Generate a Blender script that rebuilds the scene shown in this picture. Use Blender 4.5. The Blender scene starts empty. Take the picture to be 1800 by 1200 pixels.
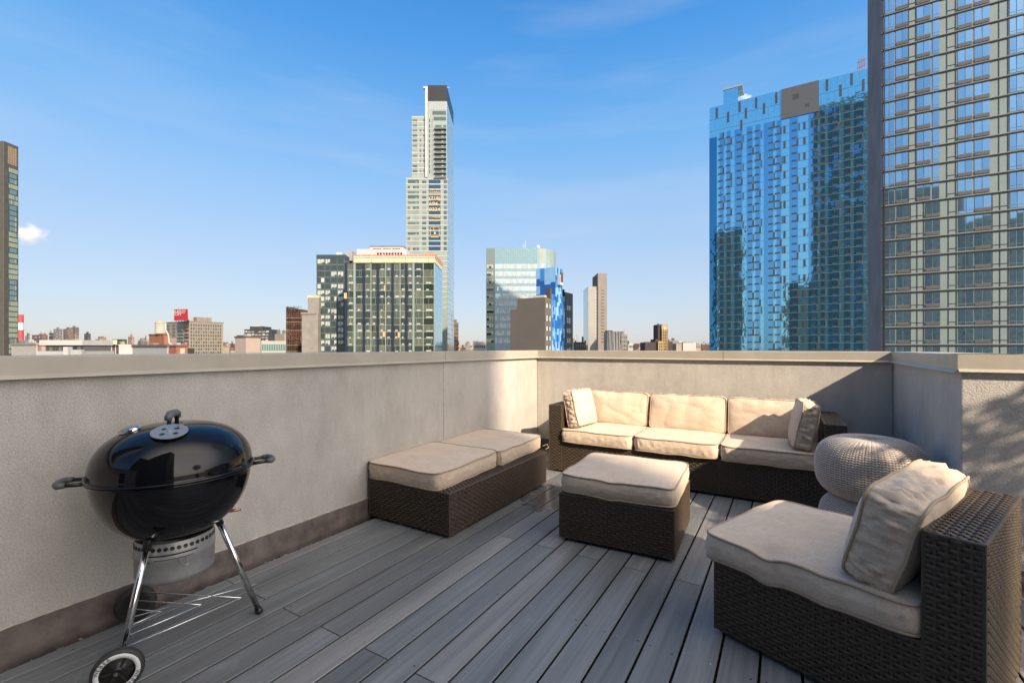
import bpy, bmesh, math, random
import numpy as np
from mathutils import Vector, Matrix, noise

# ------------------------------------------------------------------ camera, light, world
H = 1.28                       # eye height above the deck, metres
YAW = math.radians(31.0)
FPX = 800.0                    # focal length in photograph pixels (1800 wide)
scene = bpy.context.scene
cam_data = bpy.data.cameras.new("camera")
cam_data.lens = 16.0; cam_data.sensor_width = 36.0
cam_data.shift_y = 11.0/1800.0
cam_data.clip_start = 0.05; cam_data.clip_end = 60000
cam = bpy.data.objects.new("camera", cam_data)
scene.collection.objects.link(cam)
cam.location = (0, 0, H); cam.rotation_euler = (math.radians(90), 0, YAW)
scene.camera = cam

SUN = Vector((1.0, -0.56, 0.70)).normalized()
EXPOSURE = 0.84
FILL_GLOW = 3.0
scene.view_settings.view_transform = 'Standard'
scene.view_settings.look = 'None'
scene.view_settings.gamma = 1.0
scene.view_settings.exposure = EXPOSURE
sl = bpy.data.lights.new("sun", 'SUN'); sl.energy = 5.0; sl.angle = math.radians(0.53)
sl.color = (1.0, 0.83, 0.62)
so = bpy.data.objects.new("sun", sl); scene.collection.objects.link(so)
so.rotation_euler = SUN.to_track_quat('Z', 'Y').to_euler(); so.location = (20, -10, 30)

world = bpy.data.worlds.new("World"); scene.world = world
world.use_nodes = True
wn = world.node_tree.nodes; wl = world.node_tree.links
bg = wn["Background"]
sky = wn.new("ShaderNodeTexSky"); sky.sky_type = 'NISHITA'; sky.sun_disc = False
sky.sun_elevation = math.asin(SUN.z); sky.sun_rotation = math.atan2(SUN.x, SUN.y)
sky.altitude = 50; sky.air_density = 1.0; sky.dust_density = 0.6; sky.ozone_density = 2.0
# clear winter sky: Nishita mixed with a pale horizon, an added fill glow out of view, faint high cirrus
WSTR = 0.14
K = 1.0/(WSTR*2**EXPOSURE)
def wnode(t, **k):
    n = wn.new(t)
    for a, b in k.items(): setattr(n, a, b)
    return n
tc = wn.new("ShaderNodeTexCoord"); dirv = tc.outputs['Generated']
sep = wn.new("ShaderNodeSeparateXYZ"); wl.new(dirv, sep.inputs[0])
ramp = wn.new("ShaderNodeValToRGB"); wl.new(sep.outputs['Z'], ramp.inputs['Fac'])
def s2l(c): return tuple(((x/255)/12.92 if x/255 <= .04045 else ((x/255+.055)/1.055)**2.4) for x in c)
stops = [(0.0, (203, 201, 204)), (.03, (203, 206, 213)), (.09, (193, 209, 228)), (.19, (177, 204, 236)), (.30, (152, 197, 243)), (.42, (116, 182, 243)), (.55, (76, 158, 234)), (.66, (52, 136, 218)), (1.0, (118, 152, 190))]
el = ramp.color_ramp.elements
el[0].position = stops[0][0]; el[0].color = (*s2l(stops[0][1]), 1); el[1].position = 1.0; el[1].color = (*s2l(stops[-1][1]), 1)
for q, c in stops[1:-1]:
    x = el.new(q); x.color = (*s2l(c), 1)
vs = wnode("ShaderNodeVectorMath", operation='SCALE'); vs.inputs['Scale'].default_value = K; wl.new(ramp.outputs[0], vs.inputs[0])
mxa = wn.new("ShaderNodeMixRGB"); mxa.inputs['Fac'].default_value = .12; wl.new(vs.outputs[0], mxa.inputs['Color1']); wl.new(sky.outputs[0], mxa.inputs['Color2'])
# fill glow added to the sky, aimed off the sun, to brighten the shade
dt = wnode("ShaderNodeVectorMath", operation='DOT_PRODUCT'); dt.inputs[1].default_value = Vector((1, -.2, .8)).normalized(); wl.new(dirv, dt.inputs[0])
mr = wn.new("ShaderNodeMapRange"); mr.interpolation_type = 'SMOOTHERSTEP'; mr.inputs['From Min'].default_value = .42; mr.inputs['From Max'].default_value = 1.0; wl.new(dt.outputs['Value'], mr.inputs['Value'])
gl_ = wnode("ShaderNodeVectorMath", operation='SCALE'); gl_.inputs[0].default_value = (K*FILL_GLOW*1.0, K*FILL_GLOW*.86, K*FILL_GLOW*.68); wl.new(mr.outputs[0], gl_.inputs['Scale'])
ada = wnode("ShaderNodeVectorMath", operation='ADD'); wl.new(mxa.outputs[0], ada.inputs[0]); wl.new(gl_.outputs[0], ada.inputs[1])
mp = wn.new("ShaderNodeMapping"); mp.inputs['Scale'].default_value = (1.1, 1.1, 7.0); mp.inputs['Rotation'].default_value = (.12, .05, 0)
nz = wn.new("ShaderNodeTexNoise"); nz.inputs['Scale'].default_value = 2.2; nz.inputs['Detail'].default_value = 6; nz.inputs['Roughness'].default_value = .5
rp = wn.new("ShaderNodeValToRGB"); rp.color_ramp.elements[0].position = .46; rp.color_ramp.elements[1].position = .80
rp.color_ramp.elements[1].color = (.20, .20, .20, 1)
mx = wn.new("ShaderNodeMixRGB"); mx.inputs['Color2'].default_value = (.72*K, .76*K, .84*K, 1)
wl.new(dirv, mp.inputs['Vector']); wl.new(mp.outputs[0], nz.inputs['Vector'])
wl.new(nz.outputs['Fac'], rp.inputs['Fac']); wl.new(rp.outputs['Color'], mx.inputs['Fac'])
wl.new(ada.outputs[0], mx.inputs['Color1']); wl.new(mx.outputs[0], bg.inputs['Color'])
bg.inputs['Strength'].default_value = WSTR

# ------------------------------------------------------------------ helpers
col = scene.collection
G = -36.0                      # street level
rnd = random.Random(7)

def ray(u):
    a = (u-900.0)/FPX
    return a*math.cos(YAW)-math.sin(YAW), a*math.sin(YAW)+math.cos(YAW)
def PX(u, d):
    x, y = ray(u); return x*d, y*d
def ZV(v, d):
    return H+(611.0-v)/FPX*d

def tag(o, label=None, cat=None, group=None, kind=None):
    if label: o['label'] = label
    if cat: o['category'] = cat
    if group: o['group'] = group
    if kind: o['kind'] = kind
    return o
def thing(name, label, cat, loc=(0, 0, 0), rotz=0.0, group=None):
    o = bpy.data.objects.new(name, None); col.objects.link(o)
    o.empty_display_size = .2
    o.location = loc; o.rotation_euler = (0, 0, rotz)
    return tag(o, label, cat, group)

class MB:
    """collects geometry, builds ONE mesh object"""
    def __init__(s): s.v = []; s.f = []; s.m = []; s.a = []
    def add(s, vs, fs, mi=0, att=0.0):
        b = len(s.v); s.v.extend([tuple(p) for p in vs])
        for f in fs:
            s.f.append(tuple(b+i for i in f)); s.m.append(mi); s.a.append(att)
        return s
    def box(s, x0, x1, y0, y1, z0, z1, mi=0, att=0.0):
        return s.add([(x0,y0,z0),(x1,y0,z0),(x1,y1,z0),(x0,y1,z0),(x0,y0,z1),(x1,y0,z1),(x1,y1,z1),(x0,y1,z1)],
              [(0,3,2,1),(4,5,6,7),(0,1,5,4),(1,2,6,5),(2,3,7,6),(3,0,4,7)], mi, att)
    def tube(s, pts, r, n=10, mi=0, closed=False, cap=True):
        pts = [Vector(p) for p in pts]; N = len(pts)
        rs = r if isinstance(r, (list, tuple)) else [r]*N
        up = None; vs = []
        for i, p in enumerate(pts):
            if closed: t = pts[(i+1) % N]-pts[(i-1) % N]
            else: t = pts[min(i+1, N-1)]-pts[max(i-1, 0)]
            if t.length < 1e-9: t = Vector((0, 0, 1))
            t.normalize()
            if up is None:
                up = Vector((0, 0, 1)) if abs(t.z) < .9 else Vector((1, 0, 0))
            sx = t.cross(up)
            if sx.length < 1e-6: sx = t.orthogonal()
            sx.normalize(); up = sx.cross(t).normalized()
            for k in range(n):
                a = 2*math.pi*k/n
                vs.append(p+sx*math.cos(a)*rs[i]+up*math.sin(a)*rs[i])
        fs = []
        for i in range(N if closed else N-1):
            j = (i+1) % N
            for k in range(n):
                l = (k+1) % n
                fs.append((i*n+k, i*n+l, j*n+l, j*n+k))
        if not closed and cap:
            fs.append(tuple(range(n-1, -1, -1))); fs.append(tuple((N-1)*n+k for k in range(n)))
        return s.add(vs, fs, mi)
    def lathe(s, prof, n=64, c=(0, 0, 0), mi=0):
        vs = []; fs = []; m = len(prof)
        for k in range(n):
            a = 2*math.pi*k/n
            for r, z in prof: vs.append((c[0]+r*math.cos(a), c[1]+r*math.sin(a), c[2]+z))
        for k in range(n):
            l = (k+1) % n
            for i in range(m-1):
                fs.append((k*m+i, l*m+i, l*m+i+1, k*m+i+1))
        return s.add(vs, fs, mi)
    def xf(s, M, start=0):
        s.v[start:] = [tuple(M @ Vector(p)) for p in s.v[start:]]; return s
    def build(s, name, mats, parent=None, smooth=False, attr=None, auto=None):
        me = bpy.data.meshes.new(name); me.from_pydata(s.v, [], s.f)
        if not isinstance(mats, (list, tuple)): mats = [mats]
        for m in mats: me.materials.append(m)
        if len(mats) > 1: me.polygons.foreach_set('material_index', s.m)
        if attr:
            at = me.attributes.new(attr, 'FLOAT', 'FACE'); at.data.foreach_set('value', s.a)
        if smooth: me.polygons.foreach_set('use_smooth', [True]*len(s.f))
        me.update()
        if auto is not None:
            bm = bmesh.new(); bm.from_mesh(me)
            for e in bm.edges:
                if len(e.link_faces) == 2 and e.calc_face_angle(0) > math.radians(auto): e.smooth = False
            bm.to_mesh(me); bm.free()
        o = bpy.data.objects.new(name, me); col.objects.link(o)
        if parent is not None: o.parent = parent
        return o

def bevel(o, w=.01, seg=2):
    m = o.modifiers.new("bevel", 'BEVEL'); m.width = w; m.segments = seg; m.limit_method = 'ANGLE'; m.angle_limit = math.radians(40)
    return o

# ------------------------------------------------------------------ materials
MATS = {}
def pm(name, c, rough=.6, metal=0.0, spec=.5, var=None, bump=None, coat=0.0, space='Object', varc=None, coords_scale=None, ior=None, rvar=None):
    """procedural principled material. var=(scale, amount) brightness variation; varc second colour; bump=(scale,dist,detail)"""
    if name in MATS: return MATS[name]
    m = bpy.data.materials.new(name); m.use_nodes = True; MATS[name] = m
    n = m.node_tree.nodes; l = m.node_tree.links; b = n['Principled BSDF']
    b.inputs['Base Color'].default_value = (*c, 1); b.inputs['Roughness'].default_value = rough
    b.inputs['Metallic'].default_value = metal; b.inputs['Specular IOR Level'].default_value = spec
    if ior: b.inputs['IOR'].default_value = ior
    b.inputs['Coat Weight'].default_value = coat; b.inputs['Coat Roughness'].default_value = .05
    tcn = n.new('ShaderNodeTexCoord'); out = tcn.outputs[space]
    if coords_scale:
        mpn = n.new('ShaderNodeMapping'); mpn.inputs['Scale'].default_value = coords_scale
        l.new(out, mpn.inputs['Vector']); out = mpn.outputs[0]
    if var:
        t = n.new('ShaderNodeTexNoise'); t.inputs['Scale'].default_value = var[0]; t.inputs['Detail'].default_value = 6; t.inputs['Roughness'].default_value = .6
        l.new(out, t.inputs['Vector'])
        r = n.new('ShaderNodeMapRange'); r.inputs['From Min'].default_value = .3; r.inputs['From Max'].default_value = .7
        l.new(t.outputs['Fac'], r.inputs['Value'])
        mxn = n.new('ShaderNodeMixRGB'); l.new(r.outputs[0], mxn.inputs['Fac'])
        c2 = varc if varc else tuple(min(1, q*(1+var[1])) for q in c)
        c1 = c if varc else tuple(q*(1-var[1]) for q in c)
        mxn.inputs['Color1'].default_value = (*c1, 1); mxn.inputs['Color2'].default_value = (*c2, 1)
        l.new(mxn.outputs[0], b.inputs['Base Color'])
        if rvar:
            r2 = n.new('ShaderNodeMapRange'); l.new(t.outputs['Fac'], r2.inputs['Value'])
            r2.inputs['From Min'].default_value = .3; r2.inputs['From Max'].default_value = .7
            r2.inputs['To Min'].default_value = rvar[0]; r2.inputs['To Max'].default_value = rvar[1]
            l.new(r2.outputs[0], b.inputs['Roughness'])
    if bump:
        t = n.new('ShaderNodeTexNoise'); t.inputs['Scale'].default_value = bump[0]; t.inputs['Detail'].default_value = bump[2] if len(bump) > 2 else 4
        l.new(out, t.inputs['Vector'])
        bn = n.new('ShaderNodeBump'); bn.inputs['Distance'].default_value = bump[1]; bn.inputs['Strength'].default_value = 1
        l.new(t.outputs['Fac'], bn.inputs['Height']); l.new(bn.outputs[0], b.inputs['Normal'])
    return m

def stucco_mat():
    m = bpy.data.materials.new('stucco'); m.use_nodes = True
    n = m.node_tree.nodes; l = m.node_tree.links; b = n['Principled BSDF']
    tcn = n.new('ShaderNodeTexCoord'); o = tcn.outputs['Object']
    def nzt(scale, det, rough=.6, sc=None):
        t = n.new('ShaderNodeTexNoise'); t.inputs['Scale'].default_value = scale; t.inputs['Detail'].default_value = det; t.inputs['Roughness'].default_value = rough
        if sc:
            mm = n.new('ShaderNodeMapping'); mm.inputs['Scale'].default_value = sc; l.new(o, mm.inputs[0]); l.new(mm.outputs[0], t.inputs[0])
        else: l.new(o, t.inputs['Vector'])
        return t
    a = nzt(1.7, 7, .65, (1, 1, .8)); c = nzt(9, 4, .6, (1, 1, .55)); f = nzt(150, 3)
    r = n.new('ShaderNodeValToRGB'); e = r.color_ramp.elements
    e[0].position = .3; e[0].color = (.375, .35, .32, 1); e[1].position = .72; e[1].color = (.485, .455, .42, 1)
    x = e.new(.5); x.color = (.43, .402, .37, 1)
    l.new(a.outputs['Fac'], r.inputs['Fac'])
    m1 = n.new('ShaderNodeMixRGB'); m1.blend_type = 'OVERLAY'; m1.inputs['Fac'].default_value = .18
    l.new(r.outputs[0], m1.inputs['Color1']); l.new(c.outputs['Fac'], m1.inputs['Color2'])
    m2 = n.new('ShaderNodeMixRGB'); m2.blend_type = 'OVERLAY'; m2.inputs['Fac'].default_value = .45
    l.new(m1.outputs[0], m2.inputs['Color1']); l.new(f.outputs['Fac'], m2.inputs['Color2'])
    # rain streaks running down from the coping
    ms = n.new('ShaderNodeMapping'); ms.inputs['Scale'].default_value = (7, 7, .45); l.new(o, ms.inputs[0])
    ts = n.new('ShaderNodeTexNoise'); ts.inputs['Scale'].default_value = 1; ts.inputs['Detail'].default_value = 5; ts.inputs['Roughness'].default_value = .65; l.new(ms.outputs[0], ts.inputs[0])
    rs_ = n.new('ShaderNodeMapRange'); rs_.inputs['From Min'].default_value = .56; rs_.inputs['From Max'].default_value = .78; l.new(ts.outputs['Fac'], rs_.inputs['Value'])
    sz = n.new('ShaderNodeSeparateXYZ'); l.new(o, sz.inputs[0])
    rz_ = n.new('ShaderNodeMapRange'); rz_.inputs['From Min'].default_value = .15; rz_.inputs['From Max'].default_value = 1.2; rz_.inputs['To Min'].default_value = .05; rz_.inputs['To Max'].default_value = .42; l.new(sz.outputs['Z'], rz_.inputs['Value'])
    mm_ = n.new('ShaderNodeMath'); mm_.operation = 'MULTIPLY'; l.new(rs_.outputs[0], mm_.inputs[0]); l.new(rz_.outputs[0], mm_.inputs[1])
    m5 = n.new('ShaderNodeMixRGB'); m5.inputs['Color2'].default_value = (.27, .245, .21, 1); l.new(mm_.outputs[0], m5.inputs['Fac']); l.new(m2.outputs[0], m5.inputs['Color1'])
    l.new(m5.outputs[0], b.inputs['Base Color'])
    b.inputs['Roughness'].default_value = .85; b.inputs['Specular IOR Level'].default_value = .25
    b1 = n.new('ShaderNodeBump'); b1.inputs['Distance'].default_value = .004
    b2 = n.new('ShaderNodeBump'); b2.inputs['Distance'].default_value = .012; b2.inputs['Strength'].default_value = .4
    l.new(f.outputs['Fac'], b1.inputs['Height']); l.new(c.outputs['Fac'], b2.inputs['Height'])
    l.new(b2.outputs[0], b1.inputs['Normal']); l.new(b1.outputs[0], b.inputs['Normal'])
    return m

def deck_mat():
    m = bpy.data.materials.new('deck_boards'); m.use_nodes = True
    n = m.node_tree.nodes; l = m.node_tree.links; b = n['Principled BSDF']
    tcn = n.new('ShaderNodeTexCoord'); o = tcn.outputs['Object']
    at = n.new('ShaderNodeAttribute'); at.attribute_name = 'tint'
    r = n.new('ShaderNodeValToRGB'); e = r.color_ramp.elements
    e[0].position = 0; e[0].color = (.125, .128, .130, 1); e[1].position = 1; e[1].color = (.205, .198, .190, 1)
    e.new(.35).color = (.145, .155, .160, 1); e.new(.7).color = (.172, .173, .174, 1)
    l.new(at.outputs['Fac'], r.inputs['Fac'])
    # board-wise offset so that the grain differs per board
    comb = n.new('ShaderNodeCombineXYZ'); ml = n.new('ShaderNodeMath'); ml.operation = 'MULTIPLY'; ml.inputs[1].default_value = 37.0
    l.new(at.outputs['Fac'], ml.inputs[0]); l.new(ml.outputs[0], comb.inputs['Y']); l.new(ml.outputs[0], comb.inputs['Z'])
    va = n.new('ShaderNodeVectorMath'); va.operation = 'ADD'; l.new(o, va.inputs[0]); l.new(comb.outputs[0], va.inputs[1])
    mp = n.new('ShaderNodeMapping'); mp.inputs['Scale'].default_value = (55, 1.3, 1); l.new(va.outputs[0], mp.inputs[0])
    g = n.new('ShaderNodeTexNoise'); g.inputs['Scale'].default_value = 1; g.inputs['Detail'].default_value = 8; g.inputs['Roughness'].default_value = .65; l.new(mp.outputs[0], g.inputs[0])
    mp2 = n.new('ShaderNodeMapping'); mp2.inputs['Scale'].default_value = (9, .9, 1); l.new(va.outputs[0], mp2.inputs[0])
    g2 = n.new('ShaderNodeTexNoise'); g2.inputs['Scale'].default_value = 1; g2.inputs['Detail'].default_value = 4; l.new(mp2.outputs[0], g2.inputs[0])
    m1 = n.new('ShaderNodeMixRGB'); m1.blend_type = 'OVERLAY'; m1.inputs['Fac'].default_value = .6; l.new(r.outputs[0], m1.inputs['Color1']); l.new(g.outputs['Fac'], m1.inputs['Color2'])
    m2 = n.new('ShaderNodeMixRGB'); m2.blend_type = 'OVERLAY'; m2.inputs['Fac'].default_value = .5; l.new(m1.outputs[0], m2.inputs['Color1']); l.new(g2.outputs['Fac'], m2.inputs['Color2'])
    # dried water marks and dusty scuffs
    st = n.new('ShaderNodeTexNoise'); st.inputs['Scale'].default_value = 4.5; st.inputs['Detail'].default_value = 8; st.inputs['Roughness'].default_value = .7; st.inputs['Distortion'].default_value = 1.2; l.new(o, st.inputs[0])
    sr = n.new('ShaderNodeValToRGB'); sr.color_ramp.elements[0].position = .60; sr.color_ramp.elements[1].position = .74; sr.color_ramp.elements[1].color = (.45, .45, .45, 1); l.new(st.outputs['Fac'], sr.inputs[0])
    m3 = n.new('ShaderNodeMixRGB'); m3.inputs['Color2'].default_value = (.24, .25, .27, 1); l.new(sr.outputs[0], m3.inputs['Fac']); l.new(m2.outputs[0], m3.inputs['Color1'])
    # wet patch by the bench
    vm = n.new('ShaderNodeVectorMath'); vm.operation = 'SUBTRACT'; vm.inputs[1].default_value = (-1.35*H, 2.75*H, 0); l.new(o, vm.inputs[0])
    vs = n.new('ShaderNodeVectorMath'); vs.operation = 'MULTIPLY'; vs.inputs[1].default_value = (1.9, 1.15, 0); l.new(vm.outputs[0], vs.inputs[0])
    vl = n.new('ShaderNodeVectorMath'); vl.operation = 'LENGTH'; l.new(vs.outputs[0], vl.inputs[0])
    wz = n.new('ShaderNodeTexNoise'); wz.inputs['Scale'].default_value = 7; wz.inputs['Detail'].default_value = 6; wz.inputs['Distortion'].default_value = .8; l.new(o, wz.inputs[0])
    ad = n.new('ShaderNodeMath'); ad.operation = 'ADD'; l.new(vl.outputs['Value'], ad.inputs[0])
    mw = n.new('ShaderNodeMath'); mw.operation = 'MULTIPLY'; mw.inputs[1].default_value = 1.1; l.new(wz.outputs['Fac'], mw.inputs[0]); l.new(mw.outputs[0], ad.inputs[1])
    wr = n.new('ShaderNodeMapRange'); wr.inputs['From Min'].default_value = 1.05; wr.inputs['From Max'].default_value = .86; l.new(ad.outputs[0], wr.inputs['Value'])
    m4 = n.new('ShaderNodeMixRGB'); m4.blend_type = 'MULTIPLY'; m4.inputs['Color2'].default_value = (.68, .65, .62, 1); l.new(wr.outputs[0], m4.inputs['Fac']); l.new(m3.outputs[0], m4.inputs['Color1'])
    l.new(m4.outputs[0], b.inputs['Base Color'])
    rr = n.new('ShaderNodeMapRange'); rr.inputs['To Min'].default_value = .36; rr.inputs['To Max'].default_value = .6; l.new(g2.outputs['Fac'], rr.inputs['Value'])
    rm = n.new('ShaderNodeMix'); rm.inputs['B'].default_value = .12; l.new(wr.outputs[0], rm.inputs['Factor']); l.new(rr.outputs[0], rm.inputs['A']); l.new(rm.outputs[0], b.inputs['Roughness'])
    b.inputs['Specular IOR Level'].default_value = .5
    bp = n.new('ShaderNodeBump'); bp.inputs['Distance'].default_value = .0012; l.new(g.outputs['Fac'], bp.inputs['Height']); l.new(bp.outputs[0], b.inputs['Normal'])
    return m

def fabric_mat():
    m = bpy.data.materials.new('cushion_fabric'); m.use_nodes = True
    n = m.node_tree.nodes; l = m.node_tree.links; b = n['Principled BSDF']
    tcn = n.new('ShaderNodeTexCoord'); o = tcn.outputs['Object']
    def st(sc, det=3):
        mp = n.new('ShaderNodeMapping'); mp.inputs['Scale'].default_value = sc; l.new(o, mp.inputs[0])
        t = n.new('ShaderNodeTexNoise'); t.inputs['Scale'].default_value = 1; t.inputs['Detail'].default_value = det; l.new(mp.outputs[0], t.inputs[0]); return t
    a = st((260, 14, 22)); c = st((14, 260, 260)); w = st((6, 6, 6), 5)
    mixs = n.new('ShaderNodeMath'); mixs.operation = 'ADD'; l.new(a.outputs['Fac'], mixs.inputs[0]); l.new(c.outputs['Fac'], mixs.inputs[1])
    r = n.new('ShaderNodeMapRange'); r.inputs['From Min'].default_value = .7; r.inputs['From Max'].default_value = 1.3; l.new(mixs.outputs[0], r.inputs['Value'])
    m1 = n.new('ShaderNodeMixRGB'); m1.inputs['Color1'].default_value = (.49, .38, .285, 1); m1.inputs['Color2'].default_value = (.63, .51, .40, 1)
    l.new(r.outputs[0], m1.inputs['Fac'])
    m2 = n.new('ShaderNodeMixRGB'); m2.blend_type = 'OVERLAY'; m2.inputs['Fac'].default_value = .15; l.new(m1.outputs[0], m2.inputs['Color1']); l.new(w.outputs['Fac'], m2.inputs['Color2'])
    l.new(m2.outputs[0], b.inputs['Base Color']); b.inputs['Roughness'].default_value = .9
    b.inputs['Specular IOR Level'].default_value = .2; b.inputs['Sheen Weight'].default_value = .15
    b1 = n.new('ShaderNodeBump'); b1.inputs['Distance'].default_value = .0006; l.new(mixs.outputs[0], b1.inputs['Height'])
    wr = st((9, 9, 14), 3)
    b2 = n.new('ShaderNodeBump'); b2.inputs['Distance'].default_value = .02; b2.inputs['Strength'].default_value = .16; l.new(wr.outputs['Fac'], b2.inputs['Height'])
    l.new(b2.outputs[0], b1.inputs['Normal']); l.new(b1.outputs[0], b.inputs['Normal'])
    return m

scene.cycles.volume_bounces = 3
STUCCO = stucco_mat(); DECK = deck_mat(); FABRIC = fabric_mat()
PIPING = pm('piping_fabric', (.36, .275, .195), .9, var=(40, .1))
WICKER = pm('resin_wicker', (.060, .043, .030), .42, spec=.4, var=(60, .28), bump=(400, .0006), rvar=(.3, .5))
WCORE = pm('wicker_core', (.012, .010, .009), .8)
COPING = pm('coping_metal', (.38, .345, .285), .45, metal=.15, var=(3.5, .10), bump=(2.2, .006, 2))
FLASH = pm('flashing_metal', (.125, .10, .092), .6, var=(9, .45), bump=(8, .004))
ENAMEL = pm('black_enamel', (.004, .004, .005), .05, spec=.4, bump=(5, .0006, 1))
ALU = pm('brushed_aluminium', (.34, .34, .34), .42, metal=.55, var=(30, .1))
CHROME = pm('chrome_tube', (.62, .61, .60), .12, metal=1.0, var=(14, .12))
NYLON = pm('grey_nylon', (.085, .09, .098), .55, var=(80, .1))
BLACKP = pm('black_plastic', (.012, .012, .012), .4, var=(30, .2))
RUBBER = pm('tyre_rubber', (.022, .022, .023), .6, var=(60, .2), bump=(60, .001))
WHITEP = pm('wheel_ring_white', (.55, .55, .55), .5, var=(40, .08))
STEELW = pm('plated_wire', (.75, .75, .74), .25, metal=.8)
KNIT = pm('knit_taupe', (.52, .45, .40), .8, spec=.25, var=(25, .10), bump=(300, .001))
KNITC = pm('knit_core', (.24, .205, .18), .9)
# ------------------------------------------------------------------ the terrace: deck, parapet
XL, YB, XJ, YF = -2.13*H, 4.03*H, .635*H, 2.62*H        # left wall, back wall, jut face, return wall
ZT, ZC = H*(1-.027), H*(1-.1005)                        # coping top / bottom
PITCH = .1139*H; GAP = .0100; X0 = -.2969*H
def board(mb, xa, xb, ya, yb, t):
    e = .004
    e = .0025; q = .011
    prof = [(xa+q, -.026), (xb-q, -.026), (xb-q, -.009), (xb, -.006), (xb, -e), (xb-e, 0), (xa+e, 0), (xa, -e), (xa, -.006), (xa+q, -.009)]
    m = len(prof)
    vs = [(x, ya, z) for x, z in prof]+[(x, yb, z) for x, z in prof]
    fs = [(i, (i+1) % m, m+(i+1) % m, m+i) for i in range(m)]+[tuple(range(m-1, -1, -1)), tuple(range(m, 2*m))]
    mb.add(vs, fs, 0, t)
mb = MB(); screws = MB()
r2 = random.Random(3)
for n in range(-42, 17):
    xb = X0-PITCH*n-GAP/2; xa = xb-PITCH+GAP
    if xa < XL+.075:
        if xb < XL+.10: continue
        xa = XL+.078
    joints = [y*H for y in ((-1.95, .05, 2.05) if n % 2 == 0 else (-.95, 1.047, 3.05))]
    ys = [-3.0]+joints+[YB-.02]
    for i in range(len(ys)-1):
        board(mb, xa, xb, ys[i]+.0025, ys[i+1]-.0025, r2.random())
    for k in range(-4, 9):
        y = (.05+.5*k)*H
        for j, xx in enumerate((xa+.022, xb-.022)):
            if r2.random() < .3: continue
            yy = y+r2.uniform(-.012, .012)+(.02 if k % 2 == 0 else 0)
            if yy < YB-.05:
                a = [(xx+.005*math.cos(q*math.pi/3), yy+.005*math.sin(q*math.pi/3), .0006) for q in range(6)]
                screws.add(a, [tuple(range(6))], 1 if r2.random() < .35 else 0)
dk = mb.build('deck', DECK, attr='tint'); tag(dk, kind='structure')
sc = screws.build('deck_screw_heads', [pm('screw_bright', (.7, .7, .68), .25, metal=.7), BLACKP], dk)
tag(sc, kind='stuff')
rb = MB().box(-2.6*H, 6, -3.2, YB+.3, -.4, -.045).build('roof_membrane', pm('roof_membrane', (.012, .012, .012), .9, var=(12, .4), bump=(60, .01))); tag(rb, kind='structure')
# debris in the gap beside the flashing
gv = MB(); r3 = random.Random(11)
for i in range(2200):
    y = r3.uniform(-.5, YB-.1); x = XL+r3.uniform(.014, .078); s = r3.uniform(.003, .010); z = -.04+r3.random()*.014
    M = Matrix.Translation((x, y, z)) @ Matrix.Rotation(r3.random()*6, 4, 'Z') @ Matrix.Rotation(r3.random(), 4, 'X')
    st = len(gv.v); gv.box(-s, s, -s*.6, s*.6, -s*.4, s*.4, i % 2); gv.xf(M, st)
g = gv.build('gap_debris', [pm('grit', (.10, .09, .08), .9), pm('grit_pale', (.22, .2, .17), .9)]); tag(g, kind='stuff')

par = thing('parapet_wall', 'beige stucco parapet around the terrace with pale metal coping', 'parapet', (XL, YB, 0))
OX, OY = XL, YB
def pbox(name, mat, x0, x1, y0, y1, z0, z1, bev=.006, sub=None):
    o = MB().box(x0-OX, x1-OX, y0-OY, y1-OY, z0, z1).build(name, mat, par)
    if bev: bevel(o, bev)
    return o
pbox('wall_face', STUCCO, XL-.26, XL, -3.2, YB+.26, -.05, ZT-.03)
pbox('wall_face', STUCCO, XL+.002, XJ-.002, YB, YB+.26, -.05, ZT-.03)
pbox('wall_face', STUCCO, XJ, XJ+.26, YF, YB+.26, -.05, ZT-.03)
pbox('wall_face', STUCCO, XJ+.262, 6.0, YF, YF+.26, -.05, ZT-.03)
# coping: folded metal, built of pieces with a drip lip that kicks out
def coping(p0, p1, nrm, tilt=0.0, ext=.28):
    """p0->p1 along the wall, nrm points to the terrace"""
    p0 = Vector((p0[0]-OX, p0[1]-OY, 0)); p1 = Vector((p1[0]-OX, p1[1]-OY, 0)); nn = Vector((nrm[0], nrm[1], 0))
    prof = [(-ext, ZC), (-ext, ZT-.004), (-ext+.004, ZT), (.016, ZT), (.020, ZT-.004), (.020, ZC+.016), (.034, ZC+.004), (.036, ZC), (.030, ZC), (.010, ZC+.014), (.010, ZT-.03)]
    vs = []; m = len(prof); K = 14
    for i in range(K+1):
        t = i/K; p = p0.lerp(p1, t)
        for a, z in prof:
            w = noise.noise(Vector((p.x*1.3, p.y*1.3, z*2+5)))*.004
            vs.append(p+nn*(a+(w if a > 0 else 0))+Vector((0, 0, z+(tilt*t if a > 0 and z < ZC+.05 else 0))))
    fs = []
    for i in range(K):
        for k in range(m):
            j = (k+1) % m; fs.append((i*m+k, i*m+j, (i+1)*m+j, (i+1)*m+k))
    fs.append(tuple(range(m))); fs.append(tuple(K*m+k for k in range(m-1, -1, -1)))
    b = MB(); b.add(vs, fs); o = b.build('coping', COPING, par)
    bm = bmesh.new(); bm.from_mesh(o.data); bmesh.ops.recalc_face_normals(bm, faces=bm.faces); bm.to_mesh(o.data); bm.free()
    return o
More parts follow.
